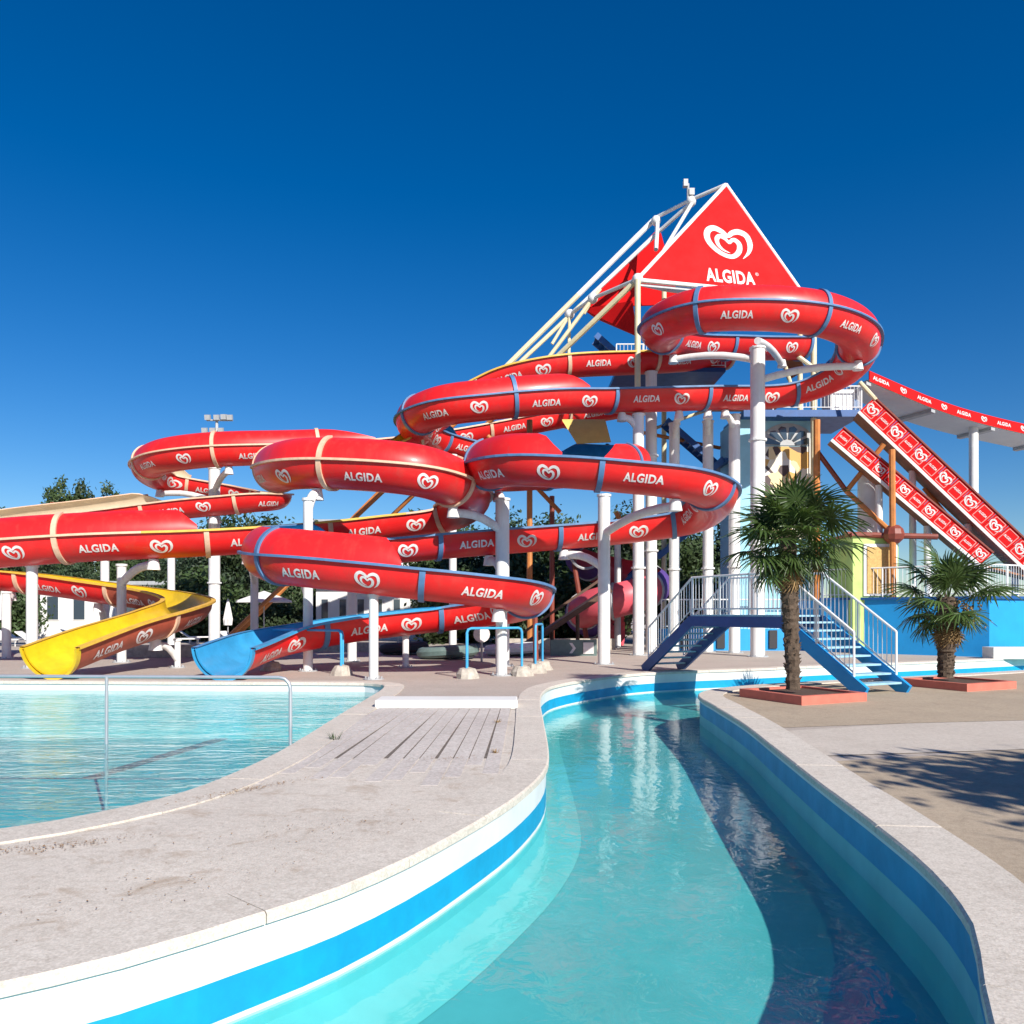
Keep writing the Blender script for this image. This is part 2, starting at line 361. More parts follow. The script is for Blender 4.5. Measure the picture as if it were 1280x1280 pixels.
# island deck sheet between pool and river, and its planks
isl_r = [p for p in offset_line(far_bank, -.405) if p.y < 14.1]
isl_l = [p for p in offset_line(pool_edge, -.425) if p.y < 14.1 and p.x < 0]
loop = [tuple(p) for p in isl_l] + [tuple(p) for p in isl_r]
struct(MB().poly([loop], .006).build('island_deck', M['island'], up=True))
rt = bpy.data.objects.new('plank_deck', None); COL.objects.link(rt); struct(rt)
MB().poly([[(-2.5, 9.25), (-.14, 9.25), (-.02, 14.06), (-2.33, 14.06)]], .0068).build('joint_dirt', M['joint'], rt, up=True)
npl = 13; x0, x1 = -2.33, -.02
for i in range(npl):
    wd = (x1 - x0) / npl; xa = x0 + i * wd
    ynear = 8.3 + random.uniform(-.5, .6)
    y = 14.05; dx_near = -.10 - .22 * (npl - i) / npl
    L = 14.05 - ynear
    mb = MB(); hw = wd / 2 - .006; c = xa + wd / 2
    za = .021 + random.uniform(-.003, .003)
    mb.add([(c - hw, 14.05, -.01), (c + hw, 14.05, -.01), (c + hw, 14.05, za), (c - hw, 14.05, za), (c + dx_near - hw, ynear, -.01), (c + dx_near + hw, ynear, -.01), (c + dx_near + hw, ynear, .0085), (c + dx_near - hw, ynear, .0085)],
           [(0, 1, 2, 3), (4, 7, 6, 5), (0, 4, 5, 1), (3, 2, 6, 7), (0, 3, 7, 4), (1, 5, 6, 2)])
    mb.build('plank', M['plank'], rt)
mb = MB(); mb.box(-2.42, .1, 14.07, 14.75, -.02, .15); o = mb.build('step_block', M['wall_white'])
bv = o.modifiers.new('bevel', 'BEVEL'); bv.width = .03; bv.segments = 3
tag(o, 'long white painted step block at the end of the planked island deck', 'step')

# right bank surfaces: tan aggregate and pale strips
def sheet(name, loop, z, m): return struct(MB().poly([loop], z).build(name, m, up=True))
rb = [p for p in offset_line(right_bank, -.465)]
def bank_between(y0, y1): return [tuple(p) for p in rb if y0 <= p.y <= y1 and p.x < 4.6]
sheet('paving_aggregate', bank_between(11.6, 16.8) + [(5.2, 17.6), (7.5, 18.9), (10.4, 20.3), (14.9, 22.6), (20, 25.2), (24, 14), (9, 12.7), (6, 12.2)], .005, M['aggregate'])
sheet('paving_pale_strip', bank_between(9.2, 11.55) + [(6, 12.15), (9, 12.65), (24, 13.9), (24, 12), (9, 10.4), (6, 9.8)], .009, M['palestrip'])
sheet('paving_aggregate', bank_between(-2.5, 9.15) + [(6, 9.75), (9, 10.35), (24, 11.95), (24, -2.5)], .0055, M['aggregate'])

# ------------------------------------------------------------------ emblem shapes
def text_shape(body, bold=.018):
    cu = bpy.data.curves.new('lettering', 'FONT'); cu.body = body; cu.offset = bold; cu.resolution_u = 3; cu.space_character = 1.08
    o = bpy.data.objects.new('lettering', cu); COL.objects.link(o)
    bpy.context.view_layer.update()
    me = bpy.data.meshes.new_from_object(o); bpy.data.objects.remove(o)
    bm = bmesh.new(); bm.from_mesh(me); bmesh.ops.remove_doubles(bm, verts=bm.verts, dist=1e-4)
    bmesh.ops.subdivide_edges(bm, edges=[e for e in bm.edges if e.calc_length() > .3], cuts=1)
    bmesh.ops.triangulate(bm, faces=bm.faces)
    xs = [v.co.x for v in bm.verts]; ys = [v.co.y for v in bm.verts]
    cx, cy, wd = (min(xs) + max(xs)) / 2, (min(ys) + max(ys)) / 2, max(xs) - min(xs)
    bm.verts.index_update()
    V = [((v.co.x - cx) / wd, (v.co.y - cy) / wd) for v in bm.verts]; Fc = [tuple(v.index for v in f.verts) for f in bm.faces]
    bm.free(); bpy.data.meshes.remove(me); return V, Fc
TXT = text_shape('ALGIDA', .032); REG = text_shape('®', .0)
def hpt(t): return (16 * math.sin(t)**3 / 33, (13 * math.cos(t) - 5 * math.cos(2 * t) - 2 * math.cos(3 * t) - math.cos(4 * t) + 2.5) / 33)
def ribbon(so_, si_, ta, tb, n, taper0=0., taper1=0., ox=0., oy=0.):
    V = []; Fc = []
    for i in range(n + 1):
        k = i / n; t = ta + (tb - ta) * k; x, y = hpt(t)
        wdt = 1.
        if taper0: wdt *= min(1, k / taper0 + .05)
        if taper1: wdt *= min(1, (1 - k) / taper1 + .05)
        mid = (so_ + si_) / 2; hf = (so_ - si_) / 2 * wdt
        V += [(x * (mid + hf) + ox, y * (mid + hf) * .98 + oy), (x * mid + ox, y * mid * .98 + oy), (x * (mid - hf) + ox, y * (mid - hf) * .98 + oy)]
    for i in range(n):
        for q in (0, 1): Fc.append((i * 3 + q, i * 3 + q + 1, i * 3 + q + 4, i * 3 + q + 3))
    return V, Fc
def merge(*sh):
    V = []; Fc = []
    for v, f in sh:
        k = len(V); V += v; Fc += [tuple(i + k for i in q) for q in f]
    return V, Fc
pi = math.pi
HP = [(556, 480, 3), (590, 448, 20), (604, 405, 33), (592, 358, 36), (555, 335, 36), (520, 339, 31), (494, 354, 25), (466, 328, 31), (428, 308, 35), (396, 322, 36), (388, 360, 36), (408, 404, 32), (450, 446, 28), (500, 466, 27),
      (538, 444, 31), (548, 405, 32), (530, 379, 28), (511, 379, 22), (497, 391, 17), (480, 369, 22), (454, 353, 27), (436, 368, 27), (440, 400, 21), (462, 428, 13), (494, 446, 2)]
def spiral_heart():
    C = []; n = len(HP)
    for i in range(n - 1):
        q = [HP[max(0, min(n - 1, i + k))] for k in (-1, 0, 1, 2)]
        for j in range(5):
            t = j / 5
            C.append([.5 * (2 * q[1][a] + (q[2][a] - q[0][a]) * t + (2 * q[0][a] - 5 * q[1][a] + 4 * q[2][a] - q[3][a]) * t * t + (3 * q[1][a] - q[0][a] - 3 * q[2][a] + q[3][a]) * t**3) for a in range(3)])
    C.append(list(HP[-1])); V = []; Fc = []
    for i, (x, y, w_) in enumerate(C):
        a, b = C[max(0, i - 1)], C[min(len(C) - 1, i + 1)]; tx, ty = b[0] - a[0], b[1] - a[1]; L = math.hypot(tx, ty); nx, ny = -ty / L, tx / L
        for k in (-.5, 0, .5): w_k = w_ * .84 * k; V.append(((x + nx * w_k - 496) / 252, -(y + ny * w_k - 388 - .16 * (x - 496)) / 252))
    for i in range(len(C) - 1):
        for k in (0, 1): Fc.append((i * 3 + k, i * 3 + k + 1, i * 3 + k + 4, i * 3 + k + 3))
    return V, Fc
HEART = spiral_heart()

# ------------------------------------------------------------------ flume slides
RAD = .75
class Slide:
    def __init__(s, ctrl, step=.25):
        P = [at(*c[:3]) if c[0] != 'w' else Vector(c[1]) for c in ctrl]; W = [c[3] if len(c) > 3 else 0 for c in ctrl]
        raw = []; n = len(P)
        for i in range(n - 1):
            p0 = P[i - 1] if i else P[0] * 2 - P[1]; p1, p2 = P[i], P[i + 1]; p3 = P[i + 2] if i + 2 < n else P[-1] * 2 - P[-2]
            t0 = 0.; t1 = t0 + (p1 - p0).length**.5; t2 = t1 + (p2 - p1).length**.5; t3 = t2 + (p3 - p2).length**.5
            for j in range(30):
                t = t1 + (t2 - t1) * j / 30
                A1 = p0 * ((t1 - t) / (t1 - t0)) + p1 * ((t - t0) / (t1 - t0)); A2 = p1 * ((t2 - t) / (t2 - t1)) + p2 * ((t - t1) / (t2 - t1)); A3 = p2 * ((t3 - t) / (t3 - t2)) + p3 * ((t - t2) / (t3 - t2))
                B1 = A1 * ((t2 - t) / (t2 - t0)) + A2 * ((t - t0) / (t2 - t0)); B2 = A2 * ((t3 - t) / (t3 - t1)) + A3 * ((t - t1) / (t3 - t1))
                raw.append((B1 * ((t2 - t) / (t2 - t1)) + B2 * ((t - t1) / (t2 - t1)), W[i] + (W[i + 1] - W[i]) * j / 30))
        raw.append((P[-1], W[-1]))
        for _ in range(10):                                    # relax the wiggles of the centre line a little
            q = [r[0] for r in raw]
            raw = [raw[0]] + [((q[i - 1] + q[i] * 2 + q[i + 1]) / 4, raw[i][1]) for i in range(1, len(q) - 1)] + [raw[-1]]
        cum = [0.]
        for a, b in zip(raw, raw[1:]): cum.append(cum[-1] + (b[0] - a[0]).length)
        s.len = cum[-1]; N = int(s.len / step); s.step = s.len / N
        s.P = []; s.w = []; k = 0
        for i in range(N + 1):
            d = i * s.step
            while k < len(cum) - 2 and cum[k + 1] < d: k += 1
            f = (d - cum[k]) / max(cum[k + 1] - cum[k], 1e-9); f = max(0, min(1, f))
            s.P.append(raw[k][0].lerp(raw[k + 1][0], f)); s.w.append(raw[k][1] * (1 - f) + raw[k + 1][1] * f)
        z = [p.z for p in s.P]
        for _ in range(40): z = [z[0]] + [(z[i - 1] + 2 * z[i] + z[i + 1]) / 4 for i in range(1, N)] + [z[-1]]
        for p, q in zip(s.P, z): p.z = q
        s.N = N; s.S = []; s.U = []; s.T = []
        for i in range(N + 1):
            t = (s.P[min(i + 1, N)] - s.P[max(i - 1, 0)]).normalized(); sd = t.cross(Vector((0, 0, 1))).normalized()
            s.T.append(t); s.S.append(sd); s.U.append(sd.cross(t))
        s.amt = [math.copysign(max(0, min(1, (abs(x) - .3) / .3)), x) for x in s.w]
    def pt(s, x, th, r):
        x = max(0, min(s.N - 1e-4, x)); i = int(x); f = x - i
        P = s.P[i].lerp(s.P[i + 1], f); S = s.S[i].lerp(s.S[i + 1], f); U = s.U[i].lerp(s.U[i + 1], f)
        return P + S * (math.sin(th) * r) - U * (math.cos(th) * r)
    def near(s, px, py):
        def d(i):
            p = s.P[i] - Vector((0, 0, RAD * .5)); return (640 + p.x / p.y * F - px)**2 + (HZ - (p.z - H) / p.y * F - py)**2
        return min((i for i in range(s.N + 1) if s.P[i].y > 1), key=d)
def grid(mb, rows, mi=0):
    n = len(rows[0]); V = [q for r in rows for q in r]
    mb.add(V, [(i * n + k, i * n + k + 1, (i + 1) * n + k + 1, (i + 1) * n + k) for i in range(len(rows) - 1) for k in range(n - 1)], mi)
RAISE = R_(74)
def build_slide(name, label, sl, m_in, m_fl, m_rims, sec=4.0, n_brown=0, skip_decals=None):
    rt = root(name, label, 'water slide', (sl.P[-1].x, sl.P[-1].y, 0))
    nsec = max(1, round(sl.len / sec)); ids = [round(k * sl.N / nsec) for k in range(nsec + 1)]
    th = [R_(-90 + 180 * k / 18) for k in range(19)]
    for a, b in zip(ids, ids[1:]):
        mb = MB(); rg = range(a, b + 1)
        grid(mb, [[sl.pt(i, t, RAD) for t in th] for i in rg], 0)
        grid(mb, [[sl.pt(i, t, RAD - .045) for t in reversed(th)] for i in rg], 1)
        for i in (a, b): grid(mb, [[sl.pt(i, t, RAD) for t in th], [sl.pt(i, t, RAD - .045) for t in th]], 1)
        secob = mb.build('flume_section', [M['brown_red'] if n_brown and a >= ids[-1 - n_brown] else M['red'], m_in], rt, smooth=True, recalc=False)
        sg = [i for i in rg if abs(sl.amt[i]) > .015]
        if len(sg) > 2:
            mb = MB(); k = 10; sgn = math.copysign(1, sum(sl.amt[i] for i in sg))
            sg = [i for i in sg if sl.amt[i] * sgn > 0]
            A = lambda i, q: sgn * (pi / 2 + RAISE * abs(sl.amt[i]) * q / k)
            grid(mb, [[sl.pt(i, A(i, q), RAD) for q in range(k + 1)] for i in sg], 0)
            grid(mb, [[sl.pt(i, A(i, q), RAD - .04) for q in range(k, -1, -1)] for i in sg], 1)
            grid(mb, [[sl.pt(i, A(i, k), RAD), sl.pt(i, A(i, k), RAD - .04)] for i in sg], 2)
            for i in (sg[0], sg[-1]): grid(mb, [[sl.pt(i, A(i, q), RAD) for q in range(k + 1)], [sl.pt(i, A(i, q), RAD - .04) for q in range(k + 1)]], 2)
            mb.build('side_wall', [M['red'], m_in, m_fl], rt, smooth=True, recalc=False)
        # lettering and emblem on the side that looks out over the pools
        mid = (a + b) // 2; Lsec = (b - a) * sl.step
        tocam = Vector((0, 0, 1.7)) - sl.P[mid]; sgn = 1 if tocam.dot(sl.S[mid]) > 0 else -1
        if abs(tocam.normalized().dot(sl.S[mid])) < .2: continue
        for kind, pos, wd in (('lettering', -.2, 1.12), ('heart_emblem', .2, .66)):
            V, Fc = TXT if kind == 'lettering' else HEART
            cs = mid + sgn * (pos + random.uniform(-.035, .035)) * Lsec / sl.step; mb = MB()
            i = int(max(1, min(sl.N - 1, cs))); tilt = R_(random.uniform(-3, 3))
            stretch = (sl.pt(i + 1, sgn * pi / 3, RAD) - sl.pt(i - 1, sgn * pi / 3, RAD)).length / (2 * sl.step)
            hs = 1.2 if kind == 'lettering' else 1.05
            if cs < 3 or cs > sl.N - 3: continue
            mb.add([sl.pt(cs + sgn * u * wd / sl.step / max(stretch, .3), sgn * (R_(56) + tilt + v * wd * hs / RAD), RAD + .009) for u, v in V], Fc)
            mb.build(kind, M['decal'], secob, recalc=False)
    for i in ids:
        lo, hi = -pi / 2, pi / 2; am = sl.amt[i]
        if am > .1: hi += RAISE * am
        if am < -.1: lo += RAISE * am
        k = 26; mb = MB(); T = sl.T[i] * .075
        ring = lambda r, sg: [sl.pt(i, lo + (hi - lo) * q / k, r) + T * sg for q in range(k + 1)]
        grid(mb, [ring(RAD - .005, -1), ring(RAD + .055, -1), ring(RAD + .055, 1), ring(RAD - .005, 1)])
        mb.build('flange', m_in if i == ids[-1] else m_fl, rt, smooth=True, recalc=False)
    for sg in (-1, 1):
        f0 = 0.
        for f1, m_rim in m_rims:
            mb = MB(); rows = []
            for i in range(round(sl.N * f0), round(sl.N * f1) + 1):
                P, S, U = sl.P[i], sl.S[i] * sg, sl.U[i]
                c = [P + S * (RAD - .05) + U * .03, P + S * (RAD + .1) + U * .03, P + S * (RAD + .1) - U * .035, P + S * (RAD - .002) - U * .035]
                rows.append(c + [c[0]])
            grid(mb, rows); mb.build('rim', m_rim, rt, recalc=True); f0 = f1
    return rt

blue = Slide([(1000, 428, 35.2), (930, 428, 34.0, .4), (862, 424, 32.8, 1), (824, 411, 30.3, 1), (868, 390, 28.1, 1), (950, 385, 27.6, 1), (1030, 394, 28.0, 1), (1073, 417, 29.6, 1),
              (1058, 455, 32.0, 1), (1000, 484, 33.0, 0), (880, 489, 32.2, 0), (760, 492, 31.2, 0), (700, 492, 30.4, -.6), (630, 498, 29.9, -1), (555, 508, 29.9, -1), (519, 524, 31.4, -1),
              (540, 543, 34.0, -1), (600, 557, 35.6, -.2), (690, 572, 34.6, -.4), (760, 577, 33., -1), (790, 580, 31, -1), (755, 581, 29.0, -.5), (690, 584, 27.6, 0), (633, 586, 26.4, .8), (610, 583, 24.6, 1),
              (640, 575, 23.0, 1), (695, 576, 22.6, .4), (760, 581, 22.5, 0), (850, 592, 22.8, 0), (892, 611, 24.6, .1), (866, 640, 26.8, .1), (800, 650, 27.1, 0), (690, 660, 26.6, 0), (560, 669, 26.0, 0), (470, 677, 25.2, 0),
              (390, 683, 24.4, .7), (338, 690, 22.6, 1), (360, 696, 20.9, 1), (440, 703, 20.3, 1), (505, 711, 20.2, .35), (560, 717, 20.3, 0), (630, 726, 21.0, 0), (658, 738, 22.6, 0), (630, 750, 24.3, 0), (556, 759, 24.8, 0), (503, 764, 24.3, 0), (420, 773, 23.4, 0), (345, 789, 22.2, .3), (279, 811, 19.6, .1)])
yellow = Slide([(905, 440, 36, 0), (800, 446, 34.2, 0), (712, 449, 33.2, 0), (650, 459, 33.0, 0), (600, 476, 33.2, 0), (550, 512, 33.3, 0), (498, 553, 32, 0), (440, 569, 30.2, 0), (380, 582, 28.6, .7), (347, 588, 26.4, 1), (372, 580, 24.0, 1),
                (445, 580, 23.2, 1), (520, 588, 23.2, 1), (565, 602, 24.3, .6), (585, 622, 26.2, .2), (556, 637, 27.8, 0), (475, 648, 27.2, 0), (400, 656, 26.5, 0), (310, 663, 25.6, 0), (240, 667, 25.0, -.4), (190, 668, 24.6, -1), (112, 671, 24.2, -1), (0, 679, 24.2, -1),
                (-90, 690, 25.2, -1), (-135, 702, 27.8, -1), (-90, 710, 30.2, -.6), (14, 714, 30.2, 0), (120, 728, 29.5, 0), (205, 740, 28.4, 0), (236, 750, 26.4, -.25), (205, 762, 24.0, -.25), (130, 785, 21.6, 0), (62, 810, 19.7, 0)])
cream = Slide([(800, 500, 40, 0), (700, 516, 39, 0), (600, 535, 38, 0), (498, 551, 36.8, -.2), (400, 558, 35.8, -.6), (298, 561, 34.8, -1), (250, 563, 34.7, -1), (203, 571, 35.2, -1), (185, 583, 36.8, -1), (205, 594, 38.8, -.8), (255, 604, 39.6, -.2), (310, 611, 39.6, 0),
               (345, 617, 38.2, 0), (325, 620, 36.7, 0), (270, 624, 36.2, 0), (197, 631, 36, .4), (112, 643, 35.6, 1), (30, 652, 35.4, 1), (-60, 664, 35.2, .5), (-180, 690, 33, .5), (-240, 730, 29, 0), (-250, 775, 25, 0), (-245, 812, 20.2, 0)])
build_slide('water_slide', 'red spiral flume with blue lining and blue flanges ending in the open blue chute', blue, M['blue_in'], M['blue_fl'], [(.93, M['blue_fl']), (1, M['blue_in'])])
build_slide('water_slide', 'red flume with cream flanges and yellow rim ending in the open yellow chute', yellow, M['yellow_in'], M['cream_fl'], [(.25, M['yrim']), (.47, M['cream_fl']), (.57, M['yrim']), (.73, M['cream_fl']), (1, M['yrim'])], n_brown=3)
build_slide('water_slide', 'red flume with cream lining, its high bend circling a white pole behind the yellow chute', cream, M['cream_in'], M['cream_fl'], [(1, M['cream_fl'])])
SL = {'b': blue, 'y': yellow, 'c': cream}

# ------------------------------------------------------------------ white support columns with arms
def column(px, d, rad, arms, label, top=None, straight=None):
    b = gd(px, d); rt = root('support_column', label, 'column', b, 'white steel columns carrying the water slides'); zt = 0
    ends = []
    for (k, ax, ay) in arms:
        s = SL[k]; i = s.near(ax, ay); p = s.P[i]; ends.append((s, i, p))
    for s, i, p in ends:
        low = p.z - RAD; hz = Vector((p.x - b.x, p.y - b.y, 0)); dist = hz.length
        if dist < .5: zt = max(zt, low - .03); continue
        za = low - .42; zt = max(zt, za + .35)
        q0 = Vector((b.x, b.y, za - .25)); tip = Vector((p.x, p.y, low - .2)) - hz.normalized() * .05
        path = [q0.lerp(tip, t) + Vector((0, 0, .18 * math.sin(pi * t))) for t in (0, .2, .4, .6, .8, 1.)]
        am = MB().tube(path, .135 if rad > .13 else .1, 12).build('arm', M['white'], rt, smooth=True)
        MB().tube([tip - Vector((0, 0, .14)), tip + Vector((0, 0, .19))], [.2, .14], 12).build('saddle', M['white'], am, smooth=True)
    if top is not None: zt = max(zt, top) if not ends else top
    n = max(2, int(zt / 1.2)); MB().tube([(b.x, b.y, zt * k / n) for k in range(n + 1)], rad, 18).build('post', M['white'], rt, smooth=True)
    MB().tube([(b.x, b.y, .0), (b.x, b.y, .03)], rad + .14, 16).build('base_plate', M['grey'], rt)
    MB().tube([(b.x, b.y, zt - .02), (b.x, b.y, zt + .05)], rad + .035, 16).build('cap', M['white'], rt)
    if zt > 6:
        for k in (.36, .7): MB().tube([(b.x, b.y, zt * k), (b.x, b.y, zt * k + .07)], rad + .07, 16).build('joint_flange', M['white'], rt)
    for k in range(6):
        a = k * pi / 3; MB().tube([(b.x + math.cos(a) * (rad + .08), b.y + math.sin(a) * (rad + .08), .03), (b.x + math.cos(a) * (rad + .08), b.y + math.sin(a) * (rad + .08), .08)], .02, 6).build('bolt', M['grey'], rt)
    return rt
def zc(py, d): return H + (HZ - py) * d / F
column(947, 30.4, .27, [('b', 980, 420), ('b', 840, 440), ('b', 1072, 440)], 'tallest white column at the centre of the topmost red loop', top=zc(436, 30.4))
column(755, 26, .2, [('b', 840, 625), ('b', 700, 668)], 'white column with grey arms under the right end of the middle blue-lined bend', top=zc(620, 26))
column(627, 21.4, .15, [('b', 627, 745)], 'slim white column under the tail of the lowest blue-flanged bend')
column(628, 25.2, .22, [('b', 625, 600), ('y', 560, 625), ('b', 610, 690)], 'white column carrying the crossing of the blue and cream flanged bends', top=zc(625, 25.2))
column(467, 20.2, .12, [('b', 467, 735)], 'thin white column under the front of the lowest blue-flanged bend')
column(385, 23, .14, [('y', 400, 605), ('b', 372, 690)], 'white column behind the left end of the lowest blue-flanged bend', top=zc(625, 23))
column(507, 24.4, .1, [('b', 505, 790)], 'short white post under the last straight run before the blue chute')
column(40, 24.3, .16, [('y', 40, 700)], 'white column under the front of the wide bend above the yellow chute')
column(152, 27, .15, [('y', 190, 690), ('y', 170, 745)], 'white column with bent arm behind the yellow chute')
column(131, 31.5, .16, [('y', 120, 735)], 'white column rising behind the red run that feeds the yellow chute', top=zc(700, 31.5))
column(214, 33, .15, [], 'plain white column between the wide bend and the dark trees', top=zc(690, 33))
column(268, 37.6, .26, [('c', 290, 590), ('c', 200, 600), ('c', 270, 640)], 'tall white pole ringed by the high cream-flanged bend', top=zc(586, 37.6))
column(318, 31, .15, [('y', 312, 675)], 'white column left of the blue-lined bend beside the parasol', top=zc(690, 31))
column(566, 33.5, .16, [('b', 545, 560)], 'white column hidden behind the crossing bends', top=zc(570, 33.5))
column(798, 31.5, .22, [('b', 775, 510)], 'white column right of the pink slide, front one of a close pair')
column(814, 34, .24, [('y', 800, 470)], 'white column right of the pink slide, rear one of a close pair')
column(843, 34, .22, [('b', 850, 500)], 'white column behind the left flight of the footbridge')
column(885, 34, .22, [('b', 885, 500)], 'white column behind the footbridge landing beside the zigzag stair')
column(918, 33.2, .23, [('b', 905, 500)], 'white column beside the pale blue arched facade')
column(8, 29, .15, [('y', 10, 735)], 'white column at the far bend of the run feeding the yellow chute')
column(222, 24.4, .09, [('y', 195, 785)], 'short white post under the upper part of the yellow chute')
column(440, 27.5, .16, [('y', 450, 660)], 'white column under the straight run behind the blue-lined bend', top=zc(665, 27.5))

# ------------------------------------------------------------------ tower
T = root('slide_tower', 'steel slide tower crowned by a red triangular panel with white heart emblem', 'tower', (7, 37, 0))
ap, bl, br = at(908, 230, 36), at(797, 349, 33.5), at(1006, 369, 35.4)
nrm = (br - bl).cross(ap - bl).normalized()
if nrm.y > 0: nrm = -nrm
th = nrm * -.12
pm = MB(); pm.add([bl, br, ap, bl + th, br + th, ap + th], [(0, 1, 2), (3, 5, 4), (0, 3, 4, 1), (1, 4, 5, 2), (2, 5, 3, 0)])
panel = pm.build('front_panel', M['red_panel'], T)
ex = (br - bl).normalized(); ey = nrm.cross(ex); ey = ey if ey.z > 0 else -ey
def on_panel(shape, c, wd, hs, name, parent, off=.012, m=None, slope=0.):
    V, Fc = shape; mb = MB(); mb.add([c + ex * (u * wd) + ey * (v * wd * hs) + nrm * off for u, v in V], Fc); return mb.build(name, m or M['decal'], parent, recalc=False)
def panel_pt(px, py):
    d = Vector(((px - 640) / F, 1, (HZ - py) / F)); o_ = Vector((0, 0, H)); t = (bl - o_).dot(nrm) / d.dot(nrm); return o_ + d * t
on_panel(HEART, panel_pt(911, 303), 2.4, 1.0, 'heart_emblem', panel)
on_panel(TXT, panel_pt(913, 346), 2.35, 1.45, 'lettering', panel); on_panel(REG, panel_pt(946, 343), .16, 1., 'lettering', panel)
for a, b in ((bl, ap), (ap, br), (bl, br)): MB().tube([a + th * .5, b + th * .5], .1, 8).build('panel_edge', M['white'], T, smooth=True)
under = MB(); bk1, bk2 = at(830, 362, 40), at(1000, 385, 41)
under.add([bl + Vector((0, .1, -.12)), br + Vector((0, .1, -.12)), bk2, bk1, bl + Vector((0, .1, -.22)), br + Vector((0, .1, -.22)), bk2 - Vector((0, 0, .1)), bk1 - Vector((0, 0, .1))], [(0, 1, 2, 3), (7, 6, 5, 4), (0, 4, 5, 1), (1, 5, 6, 2), (2, 6, 7, 3), (3, 7, 4, 0)])
under.build('canopy_floor', M['grey'], T)
# rear panel seen through the open side
a2, b2, c2 = at(824, 284, 40.5), at(728, 384, 39.2), at(850, 380, 42.5)
n2 = Vector((.05, .12, 0)); MB().add([], []) if False else None
rp = MB(); rp.add([a2, b2, c2, a2 + n2, b2 + n2, c2 + n2], [(0, 1, 2), (3, 5, 4), (0, 3, 4, 1), (1, 4, 5, 2), (2, 5, 3, 0)]); rp.build('rear_panel', M['red_panel'], T)
rp = MB(); q = [at(728, 386, 39.2), at(790, 376, 37.5), at(796, 420, 37.5), at(745, 398, 39.)]
rp.add(q + [x + n2 for x in q], [(0, 1, 2, 3), (7, 6, 5, 4), (0, 4, 5, 1), (1, 5, 6, 2), (2, 6, 7, 3), (3, 7, 4, 0)]); rp.build('side_panel', M['red_panel'], T)
apx2 = at(820, 272, 38.8); hip1 = at(625, 466, 38.6)
def ext(a, b, z): return a + (b - a) * ((a.z - z) / (a.z - b.z))
def chord(pts, r, m, name='hip_tube'): MB().tube(pts, r, 8).build(name, m, T, smooth=True)
chord([ap + Vector((0, .1, .02)), at(863, 250, 37), apx2], .085, M['white'])
m1 = apx2.lerp(hip1, .5); chord([apx2, m1], .13, M['white']); chord([m1, hip1], .13, M['cream_steel']); chord([hip1, ext(apx2, hip1, 0)], .14, M['orange_steel'])
h2a, h2b = at(822, 291, 38.2), at(650, 453, 37.6); chord([at(866, 252, 36.9), h2a], .09, M['white']); m2 = h2a.lerp(h2b, .55)
chord([h2a, m2], .1, M['white']); chord([m2, h2b], .1, M['cream_steel']); chord([h2b, ext(h2a, h2b, 0)], .1, M['orange_steel'])
h3b = at(690, 452, 35.6); chord([bl, h3b], .12, M['cream_steel']); chord([h3b, ext(bl, h3b, 4)], .11, M['orange_steel'])
h4a, h4b = at(741, 373, 36.2), at(682, 452, 36.4); chord([h4a, h4b], .09, M['cream_steel'])
chord([at(866, 252, 36.9), at(828, 316, 36.5), bl], .085, M['white'])
chord([bl, h4a, at(712, 393, 37.8)], .085, M['white']); chord([at(822, 275, 38.6), at(820, 312, 37)], .1, M['white'])
for a, b in ((at(712, 393, 37.8), at(711, 445, 37)), (h4a, at(730, 392, 36.3)), (at(741, 373, 36.2), at(750, 362, 37.8)), (at(708, 400, 37.4), at(690, 430, 37.4))): chord([a, b], .075, M['cream_steel'], 'brace')
for p in (bl, h4a, at(712, 393, 37.8), at(820, 276, 38.5), at(864, 252, 37)): MB().ball(p, .24).build('node_ball', M['white'], T, smooth=True)
for px, d, y0, m in ((797, 33.3, 350, 'cream_steel'), (1017, 35.5, 372, 'cream_steel'), (830, 40.5, 362, 'cream_steel'), (1000, 41, 385, 'cream_steel')):
    p = at(px, y0, d); MB().tube([(p.x, p.y, 0), p], .13, 10).build('corner_post', M[m], T, smooth=True)
# lamp on the ridge
p = at(860, 250, 37); lam = MB().tube([p, p + Vector((0, 0, .75))], .06, 8).build('lamp_mast', M['grey'], T)
MB().box(p.x - .22, p.x - .02, p.y - .12, p.y + .1, p.z + .6, p.z + .92).build('floodlight', M['grey'], lam)
MB().box(p.x + .04, p.x + .28, p.y - .12, p.y + .1, p.z + .2, p.z + .5).build('floodlight', M['grey'], lam)
# platforms
def slab(x0, x1, y0, y1, z, t, m, name): return MB().box(x0, x1, y0, y1, z - t, z).build(name, m, T)
slab(4.6, 9.4, 35.2, 40.5, 12.45, .18, M['navy'], 'upper_platform')
slab(10.2, 15.4, 35.2, 38.6, 10.6, .3, M['navy'], 'lower_platform')
slab(9.4, 13.2, 36.5, 40.5, 12.0, .16, M['brown_under'], 'rear_platform')
def zigzag(x0, x1, y, z0, z1, wd=1.):
    for dy in (0, wd): MB().beam((x0, y + dy, z0), (x1, y + dy, z1), .06, .28).build('stair_stringer', M['navy'], T)
    n = int(abs(z1 - z0) / .2)
    for k in range(n):
        t = (k + .5) / n; cx, cz = x0 + (x1 - x0) * t, z0 + (z1 - z0) * t
        MB().box(cx - .14, cx + .14, y + .04, y + wd - .04, cz - .02, cz + .02).build('stair_tread', M['navy'], T)
